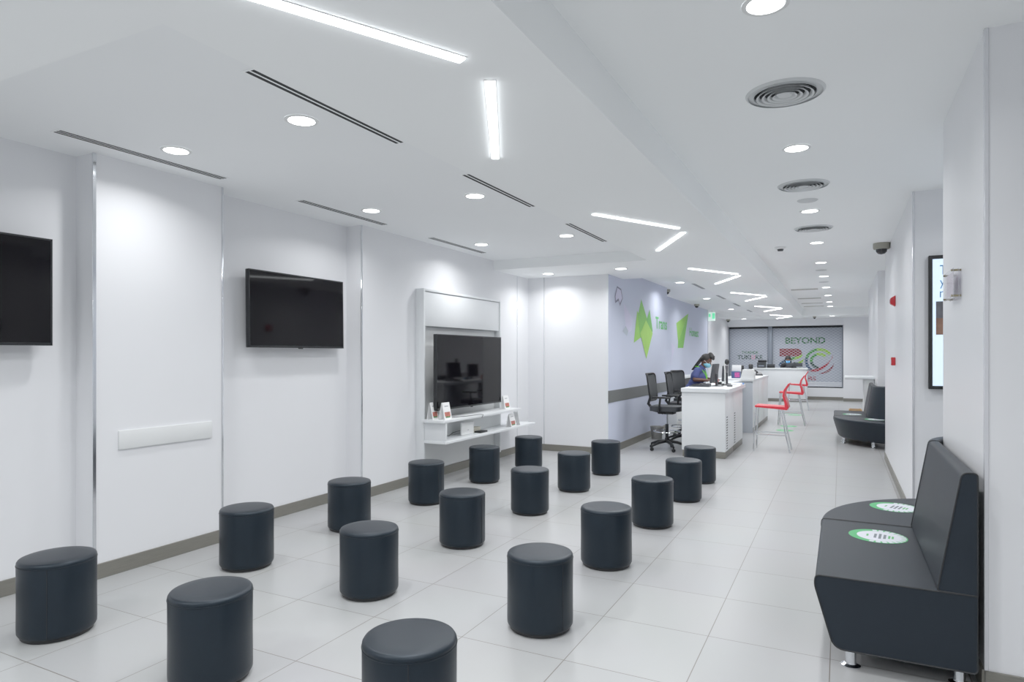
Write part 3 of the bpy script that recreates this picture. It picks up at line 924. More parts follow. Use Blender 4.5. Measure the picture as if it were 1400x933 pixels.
# things on the first desk (top at 1.04)
D1, D2, D3 = 1.0405, 1.0655, 1.1055
def monitor(x, y, z, rz, label, w=.5, h=.31, g='monitors on the desks', tilt=.14):
    t = thing('computer_monitor', label, 'monitor', (x, y, z), rz, g)
    mb = MB(); mb.lathe([(.11, 0), (.11, .008), (.03, .014), (.02, .02)], n=28); part(t, 'foot', mb, M_DARK)
    mb = MB(); mb.box(-.015, .015, -.03, .03, .012, .2, bev=.006); part(t, 'stand', mb, M_DARK)
    R = Matrix.Rotation(tilt, 3, 'Y')
    mb = MB(); mb.box(.016, .05, -w / 2, w / 2, .05, .05 + h, bev=.008, rot=R, piv=(0, 0, .2)); cs = part(t, 'casing', mb, M_DARK)
    mb = MB(); mb.box(.0505, .052, -w / 2 + .012, w / 2 - .012, .065, .05 + h - .012, rot=R, piv=(0, 0, .2)); part(t, 'screen', mb, M_SCREEN)
monitor(-1.80, 10.95, D1, PI, 'black monitor seen edge-on near the front of the first desk', tilt=-.14)
monitor(-1.76, 11.75, D1, PI, 'black monitor seen edge-on, second along the first desk', .42, .27, tilt=-.05)
monitor(-1.38, 23.58, D3, PI / 2, 'wide black monitor in front of the far clerk', .50, .125, tilt=0.0)
t = thing('webcam', 'small black desk camera curving above the nearest monitor', 'camera', (-1.72, 11.28, D1))
mb = MB(); mb.lathe([(.06, 0), (.06, .01), (.02, .018)], n=24); part(t, 'foot', mb, M_BLACK)
mb = MB(); mb.tube([(0, 0, .01), (0, 0, .25), (-.01, 0, .33), (-.005, 0, .37), (.02, 0, .41)], .010, 10); part(t, 'arm', mb, M_WHITE)
mb = MB(); mb.ell((.03, 0, .39), (.035, .03, .05)); part(t, 'camera_head', mb, M_BLACK)
t = thing('signature_camera', 'black camera on a tall post beside the clerk in blue', 'camera', (-2.0, 12.2, D1))
mb = MB(); mb.box(-.06, .06, -.05, .05, 0, .012, bev=.004); part(t, 'foot', mb, M_BLACK)
mb = MB(); mb.tube([(0, 0, .01), (0, 0, .24)], .022, 12); part(t, 'post', mb, M_DARK)
mb = MB(); mb.ell((-.02, 0, .285), (.055, .045, .05)); part(t, 'camera_head', mb, M_BLACK)
t = thing('keypad', 'low black wedge keypad on the near end of the first desk', 'keypad', (-2.0, 10.66, D1))
mb = MB(); mb.prism([(-.17, 0), (.15, 0), (.15, .05), (.10, .055), (-.17, .012)], 'y', -.09, .09, bev=.004); part(t, 'body', mb, M_DARK)
mb = MB()
for i in range(4):
    for j in range(3):
        x = -.13 + i * .055
        mb.box(x, x + .035, -.06 + j * .045, -.03 + j * .045, .018 + (x + .17) * .158, .024 + (x + .17) * .158 + .004)
part(t, 'buttons', mb, M_BLACK)
def sheet(x, y, z, w, d, h, rz, m, name, label, cat, g=None):
    mb = MB(); mb.box(-w / 2, w / 2, -d / 2, d / 2, 0, h, bev=min(.003, h * .3), seg=1)
    o = solo(name, mb, m, label, cat, g, loc=(x, y, z)); o.rotation_euler = (0, 0, rz); return o
sheet(-2.06, 11.55, D1, .21, .30, .012, .3, M_PAPER, 'paper_stack', 'white papers under the hands side of the clerk in blue', 'papers')
sheet(-1.56, 11.48, D1, .16, .28, .03, .05, M_PAPER, 'paper_stack', 'white paper stack on the right of the nearest monitor', 'papers')
sheet(-1.60, 10.95, D1, .08, .24, .022, .2, M_DARK, 'stapler', 'flat dark desk item at the rounded corner of the first desk', 'stapler')
sheet(-1.56, 11.85, D1, .13, .24, .02, .05, M_BLUE, 'blue_folder', 'bright blue folder at the far end of the first desk', 'folder')
mb = MB(); mb.box(-.03, .03, -.03, .03, 0, .05, bev=.004); solo('tape_dispenser', mb, M_BLACK, 'small black desk item behind the white paper stack', 'tape dispenser', loc=(-1.83, 11.45, D1))
t = thing('card_holder', 'small red card holder between the clerk and the nearest monitor', 'card holder', (-1.95, 11.9, D1))
mb = MB(); mb.prism([(-.03, 0), (.03, 0), (.015, .09), (.005, .09)], 'y', -.04, .04, bev=.002); part(t, 'stand', mb, M_REDA)
mb = MB(); mb.box(-.002, .003, -.035, .035, .09, .10); part(t, 'card', mb, M_PAPER)
# things on the second desk (top at 1.065)
t = thing('ballot_box', 'white tapered box on the near end of the second desk', 'box', (-1.665, 13.86, D2))
mb = MB(); mb.prism([(-.135, 0), (.135, 0), (.105, .19), (-.095, .19)], 'y', -.10, .10, bev=.006); part(t, 'body', mb, M_WHITE)
mb = MB(); mb.box(-.03, .03, -.004, .004, .1905, .192); part(t, 'slot', mb, M_SLOT)
t = thing('leaflet_holder', 'blue and pink leaflet holder with white cards left of the white box', 'leaflet holder', (-1.93, 14.1, D2))
mb = MB(); mb.box(-.085, .085, -.05, .05, 0, .14, bev=.004); part(t, 'holder', mb, M_NAVYB)
mb = MB(); mb.box(-.02, .075, -.0525, -.0505, .02, .12); part(t, 'poster', mb, M_MAG)
mb = MB(); mb.box(-.08, .10, -.01, .012, .141, .27, rot=Matrix.Rotation(-.1, 3, 'X'), bev=.002); part(t, 'cards', mb, M_PAPER)
def phone(x, y, z, rz, label):
    t = thing('desk_phone', label, 'phone', (x, y, z), rz, 'phones on the desks')
    mb = MB(); mb.prism([(-.09, 0), (.09, 0), (.09, .03), (-.09, .075)], 'y', -.08, .08, bev=.006); part(t, 'base', mb, M_DARK)
    mb = MB(); mb.tube([(-.08, -.05, .10), (-.03, -.05, .115), (.03, -.05, .095), (.08, -.05, .075)], [.026, .016, .016, .024], 12); part(t, 'handset', mb, M_BLACK)
phone(-1.72, 16.2, D2, -1.2, 'black desk phone at the far corner of the second desk')
for i, (x, y, h, l) in enumerate(((-1.93, 14.95, .25, 'black upright card terminal behind the white box, left of two'), (-1.80, 15.45, .27, 'black upright card terminal behind the white box, right of two'))):
    t = thing('card_terminal', l, 'card terminal', (x, y, D2), .3, 'card terminals')
    mb = MB(); mb.box(-.05, .05, -.05, .05, 0, .02, bev=.004); part(t, 'foot', mb, M_DARK)
    mb = MB(); mb.box(-.018, .018, -.018, .018, .02, h - .09); part(t, 'post', mb, M_DARK)
    mb = MB(); mb.box(-.045, .045, -.03, .03, h - .10, h, bev=.01, rot=Matrix.Rotation(-.25, 3, 'X')); part(t, 'terminal', mb, M_BLACK)
mb = MB(); mb.lathe([(.03, 0), (.04, .10), (.037, .10), (.028, .006)], n=24); solo('paper_cup', mb, M_PAPER, 'white paper cup on the second desk beside the phone', 'cup', loc=(-1.78, 15.85, D2))
t = thing('label_printer', 'grey and white small printer on the second desk', 'printer', (-2.0, 15.95, D2))
mb = MB(); mb.box(-.12, .12, -.1, .1, 0, .12, bev=.02, seg=3); part(t, 'body', mb, M_BEIGE)
mb = MB(); mb.box(-.08, .08, -.1015, -.1003, .05, .075); part(t, 'paper_slot', mb, M_SLOT)
# things on the far desk
t = thing('document_printer', 'tall dark grey printer on the far desk', 'printer', (-2.37, 23.6, D3))
mb = MB(); mb.box(-.16, .10, -.16, .16, 0, .19, bev=.012); part(t, 'body', mb, M_DARK)
mb = MB(); mb.box(-.14, .13, -.12, .14, .191, .265, bev=.02, seg=3); part(t, 'scanner_lid', mb, M_BLACK)
mb = MB(); mb.box(-.12, .06, -.162, -.1605, .05, .09); part(t, 'paper_tray', mb, M_JAMB)
mb = MB(); mb.box(-.12, .12, -.10, .10, 0, .125, bev=.008)
t = thing('cash_box', 'black box beside the tall printer on the far desk', 'box', (-2.10, 23.6, D3))
part(t, 'body', mb, M_BLACK)
mb = MB(); mb.box(-.121, .121, -.1015, -.1005, .085, .09); part(t, 'lid_seam', mb, M_JAMB)

# ------------------------------------------------------------------ office chairs
def make_office_chair():
    t = thing('office_chair', 'x', 'office chair')
    mb = MB(); mb.lathe([(.035, .115), (.042, .14), (.03, .2)], n=20)
    for k in range(5):
        a = 2 * PI * k / 5 + .3
        mb.tube([(0, 0, .145), (.16 * math.cos(a), .16 * math.sin(a), .125), (.30 * math.cos(a), .30 * math.sin(a), .078)], [.028, .024, .017], 10)
    part(t, 'star_base', mb, M_BLACK)
    for k in range(5):
        a = 2 * PI * k / 5 + .3
        x, y = .30 * math.cos(a), .30 * math.sin(a)
        mb = MB()
        for s in (-1, 1):
            mb.lathe([(.0, -.009), (.024, -.009), (.028, -.004), (.028, .004), (.024, .009), (0, .009)], n=18, cap=False, mtx=Matrix.Rotation(PI / 2, 4, 'X'), c=(x, y + s * .013, .028))
        mb.box(x - .012, x + .012, y - .005, y + .005, .03, .08)
        part(t, 'caster', mb, M_BLACK)
    mb = MB(); mb.tube([(0, 0, .14), (0, 0, .42)], .026, 14); part(t, 'column_sleeve', mb, M_BLACK)
    mb = MB(); mb.tube([(0, 0, .42), (0, 0, .60)], .016, 14); part(t, 'gas_lift', mb, M_CHROME)
    mb = MB(); mb.tube([(.21 * math.cos(a * PI / 20), .21 * math.sin(a * PI / 20), .30) for a in range(40)], .009, 8, closed=True)
    for k in range(3):
        a = 2 * PI * k / 3
        mb.tube([(.024 * math.cos(a), .024 * math.sin(a), .27), (.21 * math.cos(a), .21 * math.sin(a), .30)], .007, 8)
    part(t, 'foot_ring', mb, M_CHROME)
    mb = MB(); mb.box(-.13, .13, -.10, .10, .585, .64, bev=.015); mb.tube([(-.02, -.09, .60), (-.02, -.20, .60)], .010, 8); part(t, 'mechanism', mb, M_BLACK)
    mb = MB(); mb.prism(rounded([(-.23, -.24), (.20, -.24), (.25, -.18), (.25, .18), (.20, .24), (-.23, .24)], .06, 4), 'z', .64, .72, bev=.02, seg=3); part(t, 'seat', mb, M_DARK)
    # backrest: curved frame and mesh
    def bx(z): return -.215 - .055 * (z - .7) / .55 + .03 * math.sin((z - .72) / .5 * PI)
    mb = MB()
    outl = []
    for y, z in rounded([(-.20, .80), (.20, .80), (.235, 1.24), (-.235, 1.24)], .05, 4):
        outl.append((bx(z) - .05 * (1 - (y / .24) ** 2), y, z))
    mb.tube(outl, .014, 8, closed=True)
    mb.tube([(-.05, 0, .61), (-.22, 0, .64), (-.31, 0, .74), (bx(.86) - .06, 0, .88)], [.03, .028, .025, .018], 10)
    part(t, 'back_frame', mb, M_BLACK)
    mb = MB()
    rows = []
    for i in range(9):
        z = .81 + .42 * i / 8
        hw = .205 + .025 * i / 8
        rows.append([mb.bm.verts.new((bx(z) - .05 * (1 - (y / .24) ** 2), y, z)) for y in [hw * (2 * j / 8 - 1) for j in range(9)]])
    for a, b in zip(rows, rows[1:]):
        for j in range(8):
            mb.bm.faces.new((a[j], a[j + 1], b[j + 1], b[j]))
    part(t, 'back_mesh', mb, M_BLACKM)
    for s in (-1, 1):
        mb = MB()
        mb.tube([(-.06, s * .22, .63), (-.05, s * .285, .68), (-.03, s * .29, .85)], .017, 8)
        mb.box(-.16, .12, s * .29 - .04, s * .29 + .04, .85, .88, bev=.012, seg=3)
        part(t, 'armrest', mb, M_BLACK)
    return t
oc = make_office_chair()
oc.location = (-2.53, 10.62, 0); oc.rotation_euler = (0, 0, -.03); oc['label'] = 'tall black mesh office chair nearest the viewer, behind the first desk'; oc['group'] = 'mesh office chairs behind the desks'
dup(oc, (-2.45, 11.52, 0), 0.02, 'black mesh office chair standing second, behind the nearest one', 'mesh office chairs behind the desks')
dup(oc, (-2.575, 12.64, 0), -.32, 'black mesh office chair the clerk in blue sits on', 'mesh office chairs behind the desks')
# leaflet on the chair
t = thing('red_white_leaflet', 'red and white leaflet standing on the seat of the second office chair', 'leaflet', (-2.46, 11.5, .728))
mb = MB(); mb.box(-.004, .004, -.06, .06, 0, .14, rot=Matrix.Rotation(.25, 3, 'Y'), piv=(0, 0, 0)); part(t, 'sheet', mb, M_PAPER)
mb = MB(); mb.box(.0045, .0055, -.06, .0, .03, .13, rot=Matrix.Rotation(.25, 3, 'Y'), piv=(0, 0, 0)); part(t, 'red_print', mb, M_REDA)
# waste bin
t = thing('waste_bin', 'small grey round waste bin on the floor by the printed wall', 'bin', (-3.03, 11.93, 0))
mb = MB(); mb.lathe([(.095, 0), (.118, .225), (.114, .225), (.09, .006)], n=36, cap=False); mb.lathe([(0, .003), (.095, .003)], n=36, cap=False); part(t, 'bucket', mb, M_BIN)
mb = MB(); mb.tube([(.118 * math.cos(a * PI / 20), .118 * math.sin(a * PI / 20), .226) for a in range(40)], .005, 8, closed=True); part(t, 'rim', mb, M_BIN)
# low cabinet against the farther printed wall
t = thing('low_cabinet', 'low dark and white cabinet against the wall behind the office chairs', 'cabinet', (XM2 + .03, 15.6, 0))
mb = MB(); mb.box(0, .42, -1.1, 1.1, .70, 1.0, bev=.004); part(t, 'upper_body', mb, M_BLACK)
mb = MB(); mb.box(0, .44, -1.12, 1.12, 1.001, 1.05, bev=.004); part(t, 'top', mb, M_LAM)
mb = MB(); mb.box(0, .42, -1.1, 1.1, .0, .699, bev=.004); part(t, 'lower_body', mb, M_LAM)
for s in (-.55, .55):
    mb = MB(); mb.box(.4205, .43, s - .52, s + .52, .03, .68, bev=.003); d = part(t, 'door', mb, M_LAM2)
    mb = MB(); mb.tube([(.436, s + .4, .5), (.436, s + .4, .62)], .006, 8); part(d, 'handle', mb, M_CHROME)

# ------------------------------------------------------------------ red bar stools
def make_bar():
    t = thing('bar_stool', 'x', 'bar stool')
    # local: front towards -x
    prof = [(-.25, .735), (-.24, .70), (.16, .672), (.235, .665), (.258, .69), (.225, .80), (.185, .90), (.20, .985), (.262, 1.09), (.245, 1.10), (.175, .995), (.155, .90), (.19, .79), (.20, .715), (.16, .705), (-.22, .735)]
    mb = MB(); mb.prism(rounded([(-.25, .738), (-.25, .708), (.16, .680), (.235, .672)], .01, 3) + rounded([(.252, .70), (.225, .80), (.19, .90), (.205, .985), (.265, 1.085), (.25, 1.098), (.18, .995), (.160, .90), (.19, .79), (.195, .725)], .012, 3), 'y', -.20, .20, bev=.006)
    part(t, 'seat_shell', mb, M_RED, 50)
    F = [(-.27, -.21), (-.27, .21)]; B = [(.27, -.22), (.27, .22)]
    for s in (-1, 1):
        mb = MB(); mb.tube([(-.23, s * .19, .70), (-.255, s * .205, .35), (-.265, s * .21, 0)], .0115, 10); part(t, 'leg', mb, M_CHROME)
        mb = MB(); mb.tube([(.14, s * .18, .672), (.20, s * .20, .35), (.272, s * .22, 0)], .0115, 10); part(t, 'leg', mb, M_CHROME)
    for s in (-1, 1):
        mb = MB(); mb.tube([(-.26, s * .2075, .27), (.216, s * .204, .27)], .009, 8); part(t, 'side_rail', mb, M_CHROME)
    mb = MB(); mb.tube([(-.26, -.2075, .29), (-.26, .2075, .29)], .010, 8); part(t, 'foot_rail', mb, M_CHROME)
    mb = MB(); mb.tube([(-.23, -.19, .695), (-.23, .19, .695)], .010, 8); mb.tube([(.14, -.18, .668), (.14, .18, .668)], .010, 8); part(t, 'under_frame', mb, M_CHROME)
    return t
b0 = make_bar()
b0.location = (-.985, 11.32, 0); b0['label'] = 'red plastic bar stool on chrome legs beside the first desk, nearest of three'; b0['group'] = 'red bar stools along the desks'
dup(b0, (-.965, 15.69, 0), 0, 'red bar stool on chrome legs beside the second desk, middle of three', 'red bar stools along the desks')
dup(b0, (-1.06, 19.95, 0), .03, 'red bar stool on chrome legs before the far desk, farthest of three', 'red bar stools along the desks')
# floor stickers
def floor_sticker(x, y, l):
    t = thing('floor_sticker', l, 'floor sticker', (x, y, .0006), 0, 'green floor stickers')
    mb = MB(); mb.lathe([(0, .0008), (.17, .0008), (.17, 0)], n=36, cap=False); part(t, 'disc', mb, M_STICKG)
    mb = MB(); mb.box(-.07, .07, -.015, .015, .001, .0014); part(t, 'print', mb, M_STICK)
floor_sticker(-1.02, 14.42, 'green round floor sticker before the second desk, nearest of three')
floor_sticker(-1.01, 15.3, 'green round floor sticker under the middle red bar stool')
floor_sticker(-1.05, 18.23, 'green round floor sticker beyond the middle red bar stool')

# ------------------------------------------------------------------ sofas
SEAT = rounded([(.445, .10), (1.03, .10), (1.118, .405), (1.112, .452), (.445, .452)], [.02, .05, .05, .045, .0], 5)
BACK = rounded([(.445, .455), (.60, .455), (.505, 1.01), (.445, 1.01)], [0, .015, .04, .02], 5)
CX = 1.0
def straight(y0, y1):
    return [(lambda r, z, y=y: (CX - r, y, z)) for y in (y0, y0 + .012, y1 - .012, y1)]
def arcf(yc, a0, a1, n=28):
    return [(lambda r, z, a=math.radians(a0 + (a1 - a0) * i / n): (CX + r * math.cos(a), yc + r * math.sin(a), z)) for i in range(n + 1)]
def shrink(prof, d):
    cx = sum(p[0] for p in prof) / len(prof); cz = sum(p[1] for p in prof) / len(prof)
    return prof
def sofa_leg(t, x, y):
    mb = MB(); mb.lathe([(.045, 0), (.045, .006), (.026, .014), (.024, .02), (.024, .10)], n=24)
    me = mb.mesh('leg'); finish(me, M_CHROME)
    o = link('leg', me, t, (x - t.location.x, y - t.location.y, 0)); return o
def sofa(label, fr, legs, base, seam=None):
    t = thing('sofa_module', label, 'sofa', (base[0], base[1], 0), 0, None)
    mb = MB(); mb.sweep(SEAT, fr)
    part(t, 'seat', mb, M_SOFA, 50, world=True)
    mb = MB(); mb.sweep(BACK, fr)
    part(t, 'backrest', mb, M_SOFA, 50, world=True)
    for f in ends(fr):
        mb = MB(); mb.tube([f(r, z) for r, z in SEAT], .004, 6, closed=True); part(t, 'seat_piping', mb, M_SEAM, world=True)
        mb = MB(); mb.tube([f(r, z) for r, z in BACK], .004, 6, closed=True); part(t, 'back_piping', mb, M_SEAM, world=True)
    for x, y in legs:
        sofa_leg(t, x, y)
    return t
def ends(fr): return (fr[0], fr[-1])
sofa('dark grey straight sofa section at the right edge, against the white wall', straight(3.585, 4.832), [(.045, 3.66), (.50, 3.69), (.045, 4.74), (.50, 4.74)], (.2, 4.2))
sofa('dark grey curved sofa corner joining the near straight section', arcf(4.845, 180, 90), [(.06, 5.1), (.30, 5.45), (.64, 5.7), (.92, 5.42)], (.5, 5.3))
sofa('dark grey curved sofa corner far down the right side, rounded end forward', arcf(13.08, 270, 180), [(.482, 12.32), (.05, 12.78), (.93, 12.15), (.72, 12.6)], (.5, 12.6))
sofa('dark grey straight sofa section behind the far curved corner', straight(13.093, 14.33), [(.045, 13.2), (.50, 13.2), (.045, 14.25), (.50, 14.25)], (.2, 13.7))

def seat_sticker(x, y, label, rz=0.0):
    t = thing('seat_sticker', label, 'sticker', (x, y, .4527), rz, 'round stickers on the sofas')
    mb = MB(); mb.lathe([(0, .0006), (.157, .0006), (.157, 0)], n=48, cap=False); part(t, 'disc', mb, M_STICKG)
    mb = MB(); mb.lathe([(0, .0009), (.118, .0009)], n=48, cap=False, c=(.006, 0, 0)); part(t, 'white_centre', mb, M_STICK)
    mb = MB()
    for k in range(15):
        a = -1.75 + k * .25
        for q in (0.0,):
            mb.box(.122, .150, -.012, .012, .0007, .0011, rot=Matrix.Rotation(a, 3, 'Z'), piv=(0, 0, 0))
    part(t, 'ring_print', mb, M_STICK)
    mb = MB()
    for i, (x0, w) in enumerate(((-.02, .10), (.005, .12), (.03, .10))):
        mb.box(x0, x0 + .014, -w / 2, w / 2, .001, .0014)
    part(t, 'dark_print', mb, M_INK)
    mb = MB()
    for i, (x0, w) in enumerate(((.055, .07), (.073, .06), (-.06, .05))):
        mb.box(x0, x0 + .011, -w / 2, w / 2, .001, .0014)
    part(t, 'green_print', mb, M_TEXTG)
seat_sticker(.20, 4.51, 'round green and white sticker on the near straight sofa seat', -.1)
seat_sticker(.345, 5.42, 'round green and white sticker on the near curved sofa seat', -.3)
seat_sticker(.52, 12.62, 'round sticker on the far curved sofa seat', .4)
seat_sticker(.19, 13.53, 'round sticker on the far straight sofa seat', 0)

# ------------------------------------------------------------------ right wall things
t = thing('information_display', 'tall lit information display with blue text in the alcove', 'display', (1.05, 6.95, 1.24))
mb = MB(); mb.box(-.34, .34, -.0, .049, 0, 1.205, bev=.004); part(t, 'casing', mb, M_BLACK)
mb = MB(); mb.box(-.31, .31, -.0025, -.0005, .03, 1.172); sc = part(t, 'screen', mb, M_DISPLAY)
mb = MB()
for (a, b, c, d) in ((-.34, .34, 1.174, 1.205), (-.34, .34, 0, .028), (-.34, -.312, .028, 1.174), (.312, .34, .028, 1.174)):
    mb.box(a, b, -.010, -.0002, c, d)
part(t, 'bezel', mb, M_BLACK)
for s, z, wd in (('Th', 1.005, .085), ('yo', .865, .085), ('ne', .80, .085)):
    hgt = .085 if s == 'Th' else (.075 if s == 'yo' else .055)
    part(sc, 'text_line', put_text(text_mb(s, wd, hgt), (-.255, -.003, {'Th': 1.03, 'yo': .905, 'ne': .825}[s]), (1, 0, 0)), M_DTEXT)
part(sc, 'picture', flatpoly([(-.285, -.003, .49), (.2, -.003, .49), (.2, -.003, .79), (-.285, -.003, .79)]), M_DPHOTO)
part(sc, 'picture', flatpoly([(-.285, -.0034, .49), (.2, -.0034, .49), (.2, -.0034, .62), (-.285, -.0034, .64)]), M_DPHOTO2)

t = thing('acrylic_notice_holder', 'clear acrylic notice holder on four metal standoffs on the right wall', 'notice holder', (XW, 4.46, 1.865))
mb = MB(); mb.box(-.040, -.036, -.16, .16, 0, .165); part(t, 'front_sheet', mb, M_ACRYL)
mb = MB(); mb.box(-.0345, -.034, -.13, .13, .02, .145); part(t, 'notice', mb, M_NOTICE)
mb = MB(); mb.box(-.014, -.010, -.16, .16, 0, .165); part(t, 'back_sheet', mb, M_ACRYL)
for yy in (-.15, .15):
    for zz in (.012, .153):
        mb = MB(); mb.tube([(-.0005, yy, zz), (-.048, yy, zz)], .006, 12); part(t, 'standoff', mb, M_BRASS)

t = thing('fire_alarm_sounder', 'red fire alarm sounder, upper of two red devices on the right wall', 'fire alarm', (XW, 9.15, 2.135))
mb = MB(); mb.prism([(-.0005, 0), (-.055, .035), (-.055, .10), (-.0005, .135)], 'y', -.065, .065, bev=.008); part(t, 'body', mb, M_REDA)
mb = MB(); mb.box(-.0575, -.0555, -.04, .04, .05, .085); part(t, 'grille', mb, M_MAROON)
t = thing('fire_call_point', 'small red fire call point, lower of two red devices on the right wall', 'fire alarm', (XW, 9.15, 1.42))
mb = MB(); mb.box(-.045, -.0005, -.05, .05, 0, .10, bev=.008); part(t, 'body', mb, M_REDA)
mb = MB(); mb.box(-.0475, -.0455, -.03, .03, .02, .07); part(t, 'glass_plate', mb, M_STICK)

# bar ledge and crate far right
t = thing('wall_counter', 'white narrow standing counter on the far right wall behind the far sofa', 'counter', (.35, 14.9, 0))
mb = MB(); mb.box(-.28, .24, -.48, .48, 1.065, 1.12, bev=.012, seg=3); part(t, 'top', mb, M_LAM)
mb = MB(); mb.box(.06, .235, -.44, .44, 0, 1.064, bev=.003); part(t, 'support', mb, M_LAM2)
t = thing('wooden_crate', 'pale wooden crate half hidden behind the far sofa', 'crate', (.26, 14.62, 0))
mb = MB()
for q in range(4):
    z = .01 + q * .12
    mb.box(-.10, .10, -.13, -.115, z, z + .10, bev=.002); mb.box(-.10, .10, .115, .13, z, z + .10, bev=.002)
    mb.box(-.115, -.10, -.13, .13, z, z + .10, bev=.002); mb.box(.10, .115, -.13, .13, z, z + .10, bev=.002)
part(t, 'side_slats', mb, M_WOOD)
for sx in (-1, 1):
    for sy in (-1, 1):
        mb = MB(); mb.box(sx * .085 - .013, sx * .085 + .013, sy * .10 - .013, sy * .10 + .013, 0, .475); part(t, 'corner_post', mb, M_WOOD)
mb = MB(); mb.box(-.098, .098, -.113, .113, .44, .455); part(t, 'top_board', mb, M_WOOD)

# ------------------------------------------------------------------ people
def remeshed(mb, voxel, smooth=4):
    me = mb.mesh('tmp')
    o = link('tmp', me)
    r = o.modifiers.new('r', 'REMESH'); r.mode = 'VOXEL'; r.voxel_size = voxel
    s = o.modifiers.new('s', 'SMOOTH'); s.factor = .5; s.iterations = smooth
    dg = bpy.context.evaluated_depsgraph_get()
    dg.update()
    out = bpy.data.meshes.new_from_object(o.evaluated_get(dg))
    bpy.data.objects.remove(o)
    bpy.data.meshes.remove(me)
    return out
def rpart(root, name, mb, m, voxel, smooth=4, label=None):
    me = remeshed(mb, voxel, smooth)
    me.name = name
    me.materials.clear()
    me.materials.append(m)
    me.shade_smooth()
    o = link(name, me, root)
    if label: o['label'] = label
    return o

def hand(mb, w, d, side):
    """hand resting palm down: w wrist, d forward unit direction, side +1 = left hand"""
    w, d = Vector(w), Vector(d).normalized()
    l = Vector((0, 0, 1)).cross(d).normalized()
    up = Vector((0, 0, 1))
    pc = w + d * .055
    mb.ell(pc, (.05, .038, .016), mtx=Matrix((d, l, up)).transposed())
    for k, (off, ln) in enumerate(((.028, .062), (.010, .072), (-.009, .067), (-.027, .052))):
        b = w + d * .085 + l * off
        k1 = b + d * ln * .45 + up * .010
        k2 = b + d * ln * .8 + up * .002
        k3 = b + d * ln + up * -.010
        mb.cap(b, k1, .0095, .009, 10); mb.cap(k1, k2, .009, .008, 10); mb.cap(k2, k3, .008, .007, 10)
    th = -side
    a = w + d * .03 + l * th * .03
    b = w + d * .065 + l * th * .058
    c = w + d * .095 + l * th * .062 + up * -.004
    mb.cap(a, b, .013, .011, 10); mb.cap(b, c, .011, .0085, 10)

